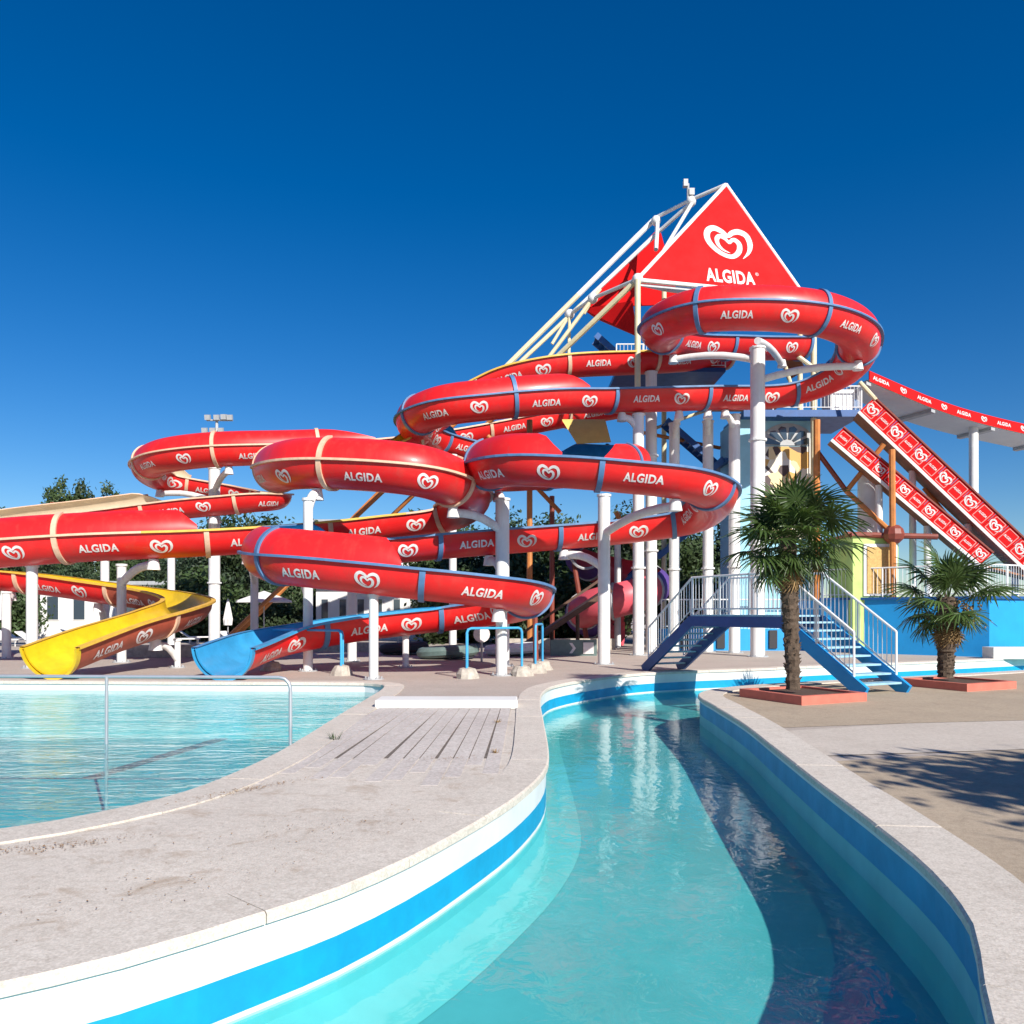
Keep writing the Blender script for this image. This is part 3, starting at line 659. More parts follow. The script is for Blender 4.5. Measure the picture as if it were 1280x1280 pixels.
zigzag(3.9, 6.3, 37.2, 14.6, 12.5); zigzag(7.4, 9.8, 37, 6.6, 8.8); zigzag(9.8, 7.4, 38.3, 8.8, 10.9); zigzag(7.2, 9.9, 39.6, 4.4, 6.6); zigzag(4.6, 7.0, 39, 2.2, 4.6)
slab(6.6, 7.5, 36.8, 40.6, 6.6, .12, M['navy'], 'stair_landing'); slab(9.8, 10.7, 36.8, 40.6, 8.8, .12, M['navy'], 'stair_landing')
# guard rails of platforms
def guard(a, b, h=1.05, m='white_rail', par=None):
    a, b = Vector(a), Vector(b); L = (b - a).length; up = Vector((0, 0, h)); n = max(2, int(L / .16)); par = par or T
    MB().tube([a + up, b + up], .03, 6).build('handrail', M[m], par); MB().tube([a + Vector((0, 0, .12)), b + Vector((0, 0, .12))], .02, 6).build('bottom_rail', M[m], par)
    first = None
    k = max(1, round(L / 1.3))
    for i in range(k + 1): p = a.lerp(b, i / k); MB().tube([p, p + up], .03, 6).build('rail_post', M[m], par)
    for i in range(1, n):
        p = a.lerp(b, i / n)
        if first is None:
            first = MB().tube([p + Vector((0, 0, .12)), p + up], .011, 5, cap=False).build('baluster', M[m], par); p0 = p
        else:
            c = first.copy(); COL.objects.link(c); c.parent = par; c.location = p - p0
guard((10.2, 35.25, 10.6), (15.4, 35.25, 10.6)); guard((4.6, 35.25, 12.45), (9.4, 35.25, 12.45)); guard((15.35, 35.3, 10.6), (15.35, 38.5, 10.6))
# boards and orange frame legs
q = [at(703, 526, 34), at(757, 526, 33.6), at(764, 553, 33), at(721, 555, 33)]
mb = MB(); mb.add(q + [x + Vector((0, .15, .1)) for x in q], [(0, 1, 2, 3), (7, 6, 5, 4), (0, 4, 5, 1), (1, 5, 6, 2), (2, 6, 7, 3), (3, 7, 4, 0)]); mb.build('yellow_board', M['yellow_board'], T)
q = [at(968, 428, 36), at(990, 432, 35), at(1008, 462, 35.5), at(985, 476, 36.5)]
mb = MB(); mb.add(q + [x + Vector((0, .12, .08)) for x in q], [(0, 1, 2, 3), (7, 6, 5, 4), (0, 4, 5, 1), (1, 5, 6, 2), (2, 6, 7, 3), (3, 7, 4, 0)]); mb.build('brown_board', M['brown_under'], T)
for a, b, r, m in ((at(1021, 525, 34.5), gd(1021, 34.5), .15, 'orange_steel'), (at(1022, 565, 34.5), at(1058, 614, 34.3), .11, 'rust_steel'), (at(1058, 614, 34.3), at(1105, 555, 33.5), .11, 'orange_steel'),
                   (at(1058, 614, 34.3), at(1117, 668, 33), .11, 'orange_steel'), (at(1115, 562, 32.6), gd(1117, 32.6), .13, 'orange_steel'), (at(1055, 668, 33.2), at(1172, 671, 32.4), .12, 'rust_steel'),
                   (at(985, 436, 35), at(1030, 470, 34.6), .1, 'cream_steel'), (at(978, 445, 35.2), at(988, 478, 35.2), .08, 'cream_steel'), (at(1075, 478, 34.2), at(1095, 500, 33.8), .09, 'cream_steel'),
                   (at(1155, 610, 34.6), at(1200, 665, 34.6), .1, 'orange_steel'), (at(690, 620, 38), gd(690, 38), .12, 'rust_steel'), (at(715, 690, 38), gd(735, 38), .12, 'rust_steel'), (at(668, 740, 27), gd(670, 27), .09, 'rust_steel'),
                   (at(800, 540, 39), at(900, 560, 39), .09, 'orange_steel'), (at(662, 525, 36), gd(662, 36), .13, 'orange_steel'), (at(610, 545, 37), at(700, 640, 36), .1, 'orange_steel'),
                   (at(770, 640, 38), at(800, 700, 38), .12, 'orange_steel'), (at(820, 535, 39.5), at(920, 500, 39.5), .08, 'cream_steel')):
    MB().tube([a, b], r, 8).build('frame_member', M[m], T, smooth=True)
MB().ball(at(1117, 668, 32.7), .42).build('node_joint', M['rust_steel'], T)
p = at(1086, 592, 34.5); MB().tube([(p.x, p.y, 0), p, p + Vector((0, 0, .25))], [.45, .45, .2], 16).build('white_drum', M['white'], T, smooth=True)
MB().box(at(1045, 0, 35).x, at(1075, 0, 35).x, 35.6, 36.6, 10.6, 11.6).build('booth', M['wall_white'], T)
# pale blue facade with arch
A0 = 36.0
fx0, fx1 = at(922, 0, A0).x, at(1019, 0, A0).x; zt = zc(522, A0); zspring = zc(557, A0)
Bd = root('arched_facade', 'pale blue building front with fan window arch and yellow mosaic panel behind the palm', 'building', (fx0, A0, 0))
MB().box(fx0, fx1, A0, A0 + 3, 0, zt).build('wall', M['pale_blue'], Bd)
cxm = at(984, 0, A0).x; ra = 1.25
pr = MB(); pts = [(cxm + ra * math.cos(pi * k / 16), zspring + ra * .8 * math.sin(pi * k / 16)) for k in range(17)]
pr.add([(x, A0 - .04, z) for x, z in pts], [tuple(range(17))]); fan = pr.build('fan_window', M['grey'], Bd)
for k in range(6):
    a0, a1 = pi * (k + .14) / 6, pi * (k + .86) / 6; w_ = MB()
    w_.add([(cxm + r * math.cos(a), A0 - .07, zspring + r * .8 * math.sin(a)) for r, a in ((.35, a0), (.35, a1), (1.0, a1), (1.1, (a0 + a1) / 2), (1.0, a0))], [(0, 1, 2, 3, 4)]); w_.build('pane', M['glass'], fan)
MB().box(cxm - 1.3, cxm + 1.2, A0 - .05, A0 - .002, zspring - 4.2, zspring - .05).build('mosaic_panel', M['mosaic'], Bd)
MB().box(fx0 - .05, fx0 + .75, A0 - .25, A0 - .003, 0, zt + .05).build('pilaster', M['pale_blue'], Bd); MB().box(fx1 - .3, fx1 + .1, A0 - .12, A0 - .003, 0, zspring + .3).build('pilaster', M['wall_white'], Bd)
# lime hut
Gd = root('lime_hut', 'lime green hut with ochre window panel under the steep slides', 'hut', at(1090, 765, 33))
gx0, gx1 = at(1066, 0, 33).x, at(1123, 0, 33).x; gz = zc(670, 33)
MB().box(gx0, gx1, 33, 35.5, 0, gz).build('wall', M['lime'], Gd); MB().box(gx0 - .1, gx1 + .1, 32.85, 35.6, gz, gz + .12).build('roof', M['rust_steel'], Gd)
fr = MB().box(at(1079, 0, 33).x, at(1121, 0, 33).x, 32.94, 32.998, zc(745, 33), zc(680, 33)).build('window', M['wall_white'], Gd)
MB().box(at(1083, 0, 33).x, at(1118, 0, 33).x, 32.9, 32.938, zc(742, 33), zc(684, 33)).build('pane', M['orange_light'], fr)

# ------------------------------------------------------------------ steep straight slides at the right
def speed_slide(A, B, wd, hgt, label, n, start=0):
    D = (B - A); L = D.length; D.normalize(); side = D.cross(Vector((0, 0, 1))).normalized()
    if side.y < 0: side = -side
    up = side.cross(D); up = up if up.z > 0 else -up
    Bx = B + D * 0
    rt = root('speed_slide', label, 'water slide', (B.x, B.y, 0), 'steep straight slides beside the tower')
    MB().obox((A + B) / 2 + side * wd / 2 - up * .02, D * L / 2, side * (wd / 2 - .06), up * .03).build('slide_floor', M['brown_under'], rt)
    MB().obox((A + B) / 2 + side * wd + up * hgt / 2, D * L / 2, side * .04, up * hgt / 2).build('far_side', M['red_panel'], rt)
    MB().obox((A + B) / 2 - up * .05 - side * .06, D * L / 2, side * .03, up * .06).build('lower_lip', M['wall_white'], rt)
    MB().obox((A + B) / 2 + up * (hgt + .03), D * L / 2, side * .09, up * .03).build('top_rail', M['rust_steel'], rt)
    for k in range(n):
        l = L / n; c = A + D * (l * (k + .5)) + up * hgt / 2
        pn = MB().obox(c, D * (l / 2 - .012), side * .04, up * hgt / 2).build('side_panel', M['red_panel'], rt)
        fm = MB(); o_ = -side * .046; hl, hh = l / 2 - .1, hgt / 2 - .09
        for s_ in (-1, 1): fm.obox(c + o_ + up * (hh * s_), D * hl, side * .004, up * .014); fm.obox(c + o_ + D * (hl * s_), D * .014, side * .004, up * (hh - .014))
        fm.build('panel_outline', M['decal_line'], pn)
        sh, wq, hs, nm = (TXT, l * .6, 1.3, 'lettering') if (k + start) % 2 == 0 else (HEART, hgt * .78, .92, 'heart_emblem')
        V, Fc = sh; mb = MB(); mb.add([c - side * .05 + D * (u * wq) + up * (v * wq * hs) for u, v in V], Fc); mb.build(nm, M['decal'], pn, recalc=False)
    # run-out
    C = B + Vector((D.x, D.y, 0)) * 3.2 + Vector((0, 0, D.z * 1.0)); 
    MB().obox((B + C) / 2 + side * wd / 2, (C - B) / 2, side * wd / 2, Vector((0, 0, .04))).build('run_out', M['brown_under'], rt)
    for t in (.35, .68, .95):
        p = A.lerp(B, t) + side * wd * .5; MB().tube([(p.x, p.y, 0), p - up * .06], .14, 10).build('support_post', M['white'], rt, smooth=True)
    return rt
speed_slide(at(1074, 514, 34), at(1290, 719, 32.4), 1.5, .78, 'upper steep red slide with framed hearts and names along its side', 14, 1)
speed_slide(at(1040, 549, 33.4), at(1226, 706, 32.2), 1.0, .62, 'lower steep red slide running under the upper one to the fence', 12, 0)
# high curved white slide
hp = [at(1086, 474, 35), at(1110, 486, 35.2), at(1135, 497, 35.5), at(1165, 508, 36), at(1200, 520, 36.6), at(1240, 531, 37.2), at(1285, 541, 37.9), at(1350, 556, 39), at(1450, 590, 41)]
hs_ = Slide([('w', p) for p in hp], .3)
rt = root('curved_slide', 'white high slide curving away from the tower, red and white band along its side', 'water slide', (hp[-1].x, hp[-1].y, 0))
mb = MB(); side = [s if s.y > 0 else -s for s in hs_.S]
grid(mb, [[p, p + s * 1.9, p + s * 1.9 + Vector((0, 0, -.12)), p + Vector((0, 0, -.12)), p] for p, s in zip(hs_.P, side)]); mb.build('slide_bed', M['wall_white'], rt)
seg = 4
for i in range(0, hs_.N - seg, seg):
    mb = MB(); rows = []
    for j in range(i, i + seg + 1):
        p, s = hs_.P[j] - side[j] * .05, side[j]; rows.append([p + Vector((0, 0, -.1)), p + Vector((0, 0, .36)), p + s * .06 + Vector((0, 0, .36)), p + s * .06 + Vector((0, 0, -.1))])
    grid(mb, rows); pn = mb.build('side_panel', M['red_panel'], rt)
    j = i + seg // 2; p, s, t = hs_.P[j] - side[j] * .062, side[j], hs_.T[j]; V, Fc = (TXT, HEART)[(i // seg) % 2]; wq = (.85, .36)[(i // seg) % 2]
    sgn = 1 if t.x > 0 else -1
    mb = MB(); mb.add([p + t * sgn * (u * wq) + Vector((0, 0, .13 + v * wq)) for u, v in V], Fc); mb.build(('lettering', 'heart_emblem')[(i // seg) % 2], M['decal'], pn, recalc=False)
    if (i // seg) % 3 == 0: MB().obox(hs_.P[i] + side[i] * .95 - Vector((0, 0, .2)), hs_.T[i] * .12, side[i] * .95, Vector((0, 0, .07))).build('cross_beam', M['grey'], rt)
p = at(1217, 525, 37.6); MB().tube([(p.x, p.y, 0), (p.x, p.y, p.z - .25)], .2, 14).build('support_post', M['white'], rt, smooth=True)
p = at(1340, 555, 39.8); MB().tube([(p.x, p.y, 0), (p.x, p.y, p.z - .3)], .2, 14).build('support_post', M['white'], rt, smooth=True)

# ------------------------------------------------------------------ terrace with blue wall and white fence
Tr = root('terrace', 'raised terrace with bright blue wall and white picket railing by the river', 'terrace', (17.9, 30, 0))
tl = [(17.9, 30), (24.5, 33.3), (24.5, 40), (12.2, 40), (13.2, 34.2)]
MB().prism(tl, 0, 2.2).build('wall', M['sky_blue'], Tr)
MB().prism([(17.95, 29.9), (24.6, 33.2), (24.6, 33.5), (17.9, 30.2), (13.3, 34.4), (13.1, 34.1)], 2.2, 2.3).build('wall_cap', M['navy'], Tr)
guard((17.9, 30.12, 2.3), (24.4, 33.4, 2.3), 1.2, par=Tr); guard((13.3, 34.25, 2.3), (17.8, 30.14, 2.3), 1.2, par=Tr)
MB().box(17.4, 19.2, 28.9, 29.6, 0, .42).build('low_plinth', M['wall_white'], Tr)
T2 = root('low_terrace', 'lower blue-walled terrace behind the white columns with picket railing', 'terrace', (8, 36, 0))
MB().box(6.6, 13.1, 35.2, 35.9, 0, .95).build('wall', M['sky_blue'], T2); guard((6.6, 35.3, .95), (13., 35.3, .95), 1.3, par=T2)
for x in (7.4, 9.0, 11.3): MB().box(x, x + .35, 35.12, 35.198, .1, .9).build('wall_niche', M['dark'], T2)

# ------------------------------------------------------------------ footbridge
u = Vector((.426, -.905, 0)).normalized(); v = Vector((.905, .426, 0)).normalized(); L0 = Vector((3.85, 23.4, 0)); WB = 1.25; ZB = 1.62
s1, s2, s3 = 2.25, 5.55, 7.85
Br = root('footbridge', 'blue steel footbridge with white railings and two stair flights over the river', 'bridge', L0)
up = Vector((0, 0, 1))
for k in (0, WB):
    o_ = L0 + v * k
    MB().beam(o_ + up * .0, o_ + u * s1 + up * (ZB - .15), .08, .3).build('stringer', M['navy'], Br)
    MB().beam(o_ + u * (s1 - .05) + up * (ZB - .15), o_ + u * (s2 + .05) + up * (ZB - .15), .085, .29).build('landing_beam', M['navy'], Br)
    MB().beam(o_ + u * s2 + up * (ZB - .15), o_ + u * s3 + up * .02, .08, .3).build('stringer', M['sky_blue'], Br)
MB().obox(L0 + u * (s1 + s2) / 2 + v * WB / 2 + up * (ZB - .01), u * (s2 - s1) / 2, v * (WB / 2 + .05), up * .02).build('landing_deck', M['tread'], Br)
for (sa, za, sb, zb, n) in ((0, 0, s1, ZB, 9), (s3, 0, s2, ZB, 9)):
    for i in range(1, n):
        t = i / n; c = L0 + u * (sa + (sb - sa) * t) + v * WB / 2 + up * (za + (zb - za) * t + .02)
        MB().obox(c, u * .15, v * (WB / 2 - .05), up * .02).build('tread', M['tread'], Br)
def stair_rail(a, b, par):
    h = up * 1.0
    MB().tube([a + h, b + h], .028, 8).build('handrail', M['white_rail'], par, smooth=True); MB().tube([a + up * .16, b + up * .16], .018, 6).build('bottom_rail', M['white_rail'], par)
    L = (b - a).length; n = int(L / .135); k = max(1, round(L / 1.3))
    for i in range(k + 1): p = a.lerp(b, i / k); MB().tube([p - up * .05, p + h], .026, 8).build('rail_post', M['white_rail'], par)
    p0 = a.lerp(b, 1 / n); first = MB().tube([p0 + up * .16, p0 + h], .01, 5, cap=False).build('baluster', M['white_rail'], par)
    for i in range(2, n):
        c = first.copy(); COL.objects.link(c); c.parent = par; c.location = a.lerp(b, i / n) - p0
for k in (.0, WB):
    o_ = L0 + v * k
    stair_rail(o_ + u * .25 + up * .25, o_ + u * s1 + up * ZB, Br); stair_rail(o_ + u * (s1 + .02) + up * ZB, o_ + u * (s2 - .02) + up * ZB, Br); stair_rail(o_ + u * s2 + up * ZB, o_ + u * (s3 - .28) + up * .28, Br)
for sx in (s1 + .2, s2 - .2):
    for k in (.02, WB - .02):
        p = L0 + u * sx + v * k; 
        MB().tube([p + up * (-.5 if sx > s1 + 1 else 0), p + up * (ZB - .3)], .06, 8).build('leg', M['white'], Br) if sx < 0 else None

# ------------------------------------------------------------------ palms in coral planters
def planter(fc, L, label):
    vv = Vector((-.426, .905, 0)); a = Vector((fc[0], fc[1], 0)); c = a + v * L / 2 + vv * L / 2
    rt = root('planter', label, 'planter', c, 'square coral planters by the footbridge')
    lo = [a, a + v * L, a + v * L + vv * L, a + vv * L]; inn = [c + (p - c) * .86 for p in lo]
    for i in range(4):
        j = (i + 1) % 4; MB().prism([lo[i], lo[j], inn[j], inn[i]], 0, .17).build('edge_block', M['coral'], rt)
    MB().prism([c + (p - c) * .859 for p in lo], 0, .13).build('soil', M['soil'], rt); return c
c1 = planter((5.25, 14.5), 1.65, 'coral square planter at the foot of the bridge under the taller palm')
c2_ = planter((9.67, 17.0), 1.65, 'coral square planter under the shorter palm near the blue wall')
def leaf_mesh(seed, dead=False):
    rnd = random.Random(seed); mb = MB(); pl = rnd.uniform(.55, .85)
    mb.tube([(0, 0, 0), (pl * .5, 0, .02), (pl, 0, 0)], [.016, .011, .009], 5, cap=False)
    n = 28
    for k in range(n):
        a = R_(-150 + 300 * (k + .5) / n); f = math.cos(a * .5)
        L = (.40 + .2 * f) * rnd.uniform(.88, 1.08); wd = .019 + .006 * f; bend = rnd.uniform(.15, .6) + (.25 if dead else 0)
        dx, dy = math.cos(a), math.sin(a); nx, ny = -dy, dx; rows = []
        fold = .008 * (1 if k % 2 else -1)
        for t, wk in ((.03, .35), (.35, 1.), (.65, .85), (.86, .5), (1., .04)):
            r = L * t; droop = -bend * L * max(0, t - .35)**1.6 * 1.9 + .08 * math.sin(a)**2 * t * .5; cx, cy, cz = pl + dx * r, dy * r, droop
            rows.append([(cx + nx * wd * wk, cy + ny * wd * wk, cz + fold), (cx, cy, cz - .006), (cx - nx * wd * wk, cy - ny * wd * wk, cz + fold)])
        grid(mb, rows)
    me = bpy.data.meshes.new('leaf')
    me.from_pydata(mb.v, [], mb.f); me.materials.append(M['leaf_dead' if dead else 'leaf']); return me
LEAVES = [leaf_mesh(i) for i in range(6)]; DEAD = [leaf_mesh(50 + i, True) for i in range(2)]
def palm(base, ztop, n, scale, label, seed, lean=(0, 0), ndead=8, trunk_r=.13, fruit=False):
    rnd = random.Random(seed); rt = root('palm_tree', label, 'palm', base, 'fan palms beside the river')
    top = Vector((base.x + lean[0], base.y + lean[1], ztop)); mb = MB(); rows = []; nz = 46; na = 16
    for i in range(nz + 1):
        t = i / nz; c = Vector(base).lerp(top, t); c.z = base.z + .1 + (ztop - base.z - .1) * t
        r0 = trunk_r * (1.05 + .35 * t - (.0 if t < .93 else (t - .93) * 6)) * (1 + .1 * (i % 3 == 0))
        rows.append([c + Vector((math.cos(2 * pi * k / na), math.sin(2 * pi * k / na), 0)) * r0 * rnd.uniform(.88, 1.14) for k in range(na)])
    for r in rows: r.append(r[0])
    grid(mb, rows)
    for i in range(150):
        t = rnd.random()**.8; a = rnd.uniform(0, 2 * pi); c = Vector(base).lerp(top, t); d = Vector((math.cos(a), math.sin(a), 0)); r = trunk_r * (1.05 + .3 * t)
        p = Vector((c.x, c.y, base.z + .12 + (ztop - base.z - .1) * t)) + d * r * .8
        mb.tube([p, p + d * .07 + up * rnd.uniform(.02, .1)], [.03, .008], 4)
    mb.build('trunk', M['trunk'], rt)
    for k in range(n):
        f = (k + .5) / n; el = R_(84 - 132 * f**.9 + rnd.uniform(-14, 14)); az = k * 2.39996 + rnd.uniform(-.25, .25)
        o = bpy.data.objects.new('leaf', rnd.choice(LEAVES)); COL.objects.link(o); o.parent = rt
        o.location = (top.x - base.x, top.y - base.y, ztop - base.z - .12 - .22 * f); s = scale * (.72 + .34 * math.sin(pi * min(1, f * 1.1 + .15))) * rnd.uniform(.78, 1.15)
        o.rotation_euler = (Matrix.Rotation(az, 3, 'Z') @ Matrix.Rotation(-el, 3, 'Y') @ Matrix.Rotation(rnd.uniform(-.5, .5), 3, 'X')).to_euler(); o.scale = (s, s, s)
    for k in range(ndead):
        o = bpy.data.objects.new('dry_leaf', rnd.choice(DEAD)); COL.objects.link(o); o.parent = rt; az = k * 2.4 + 1
        o.location = (top.x - base.x, top.y - base.y, ztop - base.z - .4); s = scale * .6; o.scale = (s, s, s * .8)
        o.rotation_euler = (Matrix.Rotation(az, 3, 'Z') @ Matrix.Rotation(R_(rnd.uniform(58, 78)), 3, 'Y')).to_euler()
    if fruit:
        mb = MB()
        for k in range(130):
            p = Vector((top.x + .3, top.y - .32, ztop - .3)) + Vector((rnd.gauss(0, .12), rnd.gauss(0, .1), rnd.gauss(0, .13))); mb.ball(p, .02)
        o = mb.build('fruit_cluster', M['leaf_dead'], rt); o['kind'] = 'stuff'
    return rt
palm(Vector((5.45, 15.5, .1)), 3.2, 54, 1.0, 'taller fan palm with shaggy trunk in the coral planter by the bridge stairs', 3, (-.1, .05), 8, .115)
palm(Vector((9.95, 18.35, .1)), 2.05, 26, 1.08, 'shorter fan palm with brown fruit cluster in front of the blue wall', 9, (.03, 0), 9, .15, True)

# ------------------------------------------------------------------ small things round the pools
def pool_rail():
    a, b = gd(363, 11.5), gd(132, 11.5); rt = root('pool_handrail', 'long grey steel handrail standing in the shallow pool water', 'handrail', (a.x, a.y, -1.3))
    z = .76; R0 = .16; pts = [Vector((a.x, a.y, -1.29)), Vector((a.x, a.y, z - R0))] + [Vector((a.x - R0 + R0 * math.cos(t), a.y, z - R0 + R0 * math.sin(t))) for t in (pi / 6, pi / 3, pi / 2)] + [Vector((-9.6, 11.6, z + .02))]
    MB().tube(pts, .026, 10).build('rail_tube', M['chrome'], rt, smooth=True)
    for x in (b.x, -8.6): MB().tube([(x, 11.52, -1.29), (x, 11.53, z)], .024, 10).build('rail_post', M['chrome'], rt, smooth=True)
pool_rail()
def pipe_frame(p, q, h, label, extra=None):
    rt = root('pipe_barrier', label, 'barrier', (p.x, p.y, 0), 'blue pipe barriers with concrete feet')
    for dy in (0, .22):
        a, b = p + Vector((.05, dy, 0)), q + Vector((.05, dy, 0)); e = (b - a).normalized() * .12
        MB().tube([a + up * .15, a + up * (h - .12), a + up * (h - .03) + e * .3, a + up * h + e, b + up * h - e, b + up * (h - .03) - e * .3, b + up * (h - .12), b + up * .15], .032, 8).build('pipe_hoop', M['pipe_blue'], rt, smooth=True)
    for c in (p, q):
        rr = random.Random(c.x); mb = MB(); n = 9
        rows = [[Vector((c.x + .05 + math.cos(2 * pi * k / n) * r * rr.uniform(.85, 1.15), c.y + .11 + math.sin(2 * pi * k / n) * r * rr.uniform(.85, 1.15), z)) for k in range(n)] for z, r in ((0, .3), (.12, .27), (.25, .2), (.29, .04))]
        for r in rows: r.append(r[0])
        grid(mb, rows); mb.build('concrete_foot', M['concrete'], rt)
pipe_frame(gd(336, 23.0), gd(424, 21.4), 1.2, 'blue pipe barrier beside the blue chute')
pipe_frame(gd(581, 20.4), gd(650, 21.2), 1.28, 'blue pipe barrier under the right end of the lowest bend')
pipe_frame(gd(667, 22.2), gd(676, 23.4), 1.35, 'short blue pipe barrier set end-on beside the reddish post')

# things under and behind the slides
def spiral():
    rt = root('spiral_slide', 'pink and violet spiral slide beside the white column pair', 'water slide', gd(775, 38))
    c = gd(772, 38.5); R1 = 1.7
    for k in range(8):
        mb = MB(); rows = []
        for j in range(9):
            a = R_(200) - (k * 8 + j) / 64 * 2 * pi * 1.35; zz = 4.6 - (k * 8 + j) / 64 * 3.8; ctr = Vector((c.x + R1 * math.cos(a), c.y + R1 * math.sin(a), zz)); rd = Vector((math.cos(a), math.sin(a), 0))
            rows.append([ctr + rd * (.85 * math.sin(t)) - up * (.85 * math.cos(t)) for t in [R_(-95 + 250 * q / 14) for q in range(15)]])
        grid(mb, rows); mb.build('flume_section', M['violet' if k % 3 == 0 else 'pink'], rt, smooth=True)
        r0 = rows[0]; MB().tube([p for p in r0], .07, 6).build('flange', M['grey'], rt)
    MB().tube([c, c + up * 5.2], .16, 10).build('centre_post', M['white'], rt)
spiral()
def simple(name, label, cat, fn, m, group=None, kind=None):
    mb = MB(); fn(mb); o = mb.build(name, m); tag(o, label, cat, group); return o
hut = root('timber_ramp', 'dark brown timber ramp in the shade under the slides', 'ramp', gd(720, 33))
MB().beam(gd(655, 33, .3), gd(760, 33, 2.6), 2.2, .2).build('ramp_deck', M['timber'], hut)
for px, z in ((690, 1.), (722, 1.6), (750, 2.2)): MB().tube([gd(px, 32.4), gd(px, 32.4, z)], .08, 6).build('leg', M['timber'], hut)
MB().beam(gd(655, 31.9, .9), gd(760, 31.9, 3.2), .06, .1).build('side_rail', M['timber'], hut)
pn = root('low_barrier', 'low grey green barrier with white arrow sign between the columns', 'barrier', gd(717, 31))
MB().box(gd(688, 31).x, gd(746, 31).x, 31, 31.12, 0, .62).build('panel', M['green_grey'], pn)
ar = MB(); x = gd(716, 31).x; ar.add([(x - .14, 30.985, .5), (x - .02, 30.985, .5), (x + .12, 30.985, .3), (x - .02, 30.985, .1), (x - .14, 30.985, .1), (x, 30.985, .3)], [(0, 1, 2, 5), (5, 2, 3, 4)]); ar.build('arrow_sign', M['decal'], pn)
MB().box(gd(729, 31).x, gd(742, 31).x, 30.96, 30.995, .08, .52).build('notice', M['decal'], pn)
def dinghy(px, d, L, label, m):
    rt = root('raft', label, 'raft', gd(px, d), 'rafts stored under the slides'); c = gd(px, d, .22)
    pts = [c + Vector((L / 2 * math.cos(2 * pi * k / 24), .55 * math.sin(2 * pi * k / 24), .12 * (1 + math.cos(2 * pi * k / 24)) * .5)) for k in range(25)]
    MB().tube(pts, .2, 8, cap=False).build('ring_tube', m, rt, smooth=True); MB().prism([(p.x, p.y) for p in pts[:-1]], .06, .14).build('raft_floor', M['dark'], rt)
dinghy(560, 29, 1.9, 'grey raft lying under the slide run', M['green_grey']); dinghy(505, 32, 1.6, 'dark raft lying behind the short white post', M['dark'])
dinghy(640, 31, 1.8, 'pale raft lying behind the concrete feet', M['canvas'])
bu = root('buoy_sign', 'white oval board on a short post behind the blue pipe barrier', 'sign', gd(602, 27)); p = gd(602, 27, .95)
MB().tube([p - Vector((0, .02, 0)), p + Vector((0, .04, 0))], .28, 16).build('board', M['decal'], bu); MB().tube([gd(602, 27.05), p + Vector((0, .06, 0))], .04, 6).build('post', M['grey'], bu)
for px, d, L, hh, lab in ((235, 30, 5.6, .45, 'pale low wall behind the yellow chute'), (430, 34, 3.4, .4, 'pale low wall behind the blue pipe barrier'), (700, 36, 5, .5, 'pale low kerb wall behind the brown ramp')):
    simple('low_wall', lab, 'wall', lambda mb: mb.box(gd(px, d).x - L / 2, gd(px, d).x + L / 2, d, d + .4, 0, hh), M['concrete'])

def lounger():
    rt = root('sun_lounger', 'white plastic sun lounger on the paving behind the yellow chute', 'sun lounger', (0, 0, 0), 'white loungers behind the slides')
    MB().box(-.33, .33, -.95, .35, .3, .36).build('seat', M['canvas'], rt); MB().beam((0, .35, .33), (0, .95, .75), .66, .05, up=Vector((1, 0, 0)).cross(Vector((0, 1, 0)))).build('backrest', M['canvas'], rt)
    for x, y in ((-.28, -.85), (.28, -.85), (-.28, .3), (.28, .3)): MB().tube([(x, y, 0), (x, y, .3)], .025, 6).build('leg', M['white'], rt)
    return rt
l0 = lounger(); spots = [(10, 40), (28, 43), (48, 39), (100, 44), (225, 41), (245, 44), (285, 46), (300, 39), (450, 42), (478, 44)]
for i, (px, d) in enumerate(spots):
    o = l0 if i == 0 else copy_tree(l0); o['label'] = 'white plastic sun lounger ' + ('behind the run feeding the yellow chute' if px < 150 else 'between the tall white pole and the parasols' if px < 320 else 'in front of the low pavilion behind the blue-lined bend'); o.location = gd(px, d); o.rotation_euler.z = R_(70 + (i * 37) % 50)
def parasol(px, d, h, label):
    rt = root('parasol', label, 'parasol', gd(px, d), 'closed white parasols'); b = gd(px, d)
    MB().tube([b, b + up * h], .03, 6).build('pole', M['grey'], rt); mb = MB(); rows = []
    for z, r in ((h * .42, .2), (h * .55, .24), (h * .8, .13), (h, .03)): 
        rows.append([b + Vector((math.cos(2 * pi * k / 16), math.sin(2 * pi * k / 16), 0)) * r * (1 if k % 2 else .72) + up * z for k in range(17)])
    grid(mb, rows); mb.build('folded_canopy', M['canvas'], rt, smooth=False)
parasol(285, 42, 2.4, 'closed white parasol beside the tall white pole'); parasol(3, 44, 3., 'closed white parasol at the edge of the lounger lawn'); parasol(142, 46, 2.7, 'closed white parasol in front of the white pavilion')
op = root('parasol', 'open white parasol behind the blue-lined bend', 'parasol', gd(330, 38)); b = gd(330, 38); MB().tube([b, b + up * 2.6], .035, 6).build('pole', M['grey'], op)
mb = MB(); grid(mb, [[b + Vector((math.cos(2 * pi * k / 8), math.sin(2 * pi * k / 8), 0)) * r + up * z for k in range(9)] for z, r in ((2.15, 1.35), (2.25, 1.3), (2.7, .03))]); mb.build('canopy', M['canvas'], op)

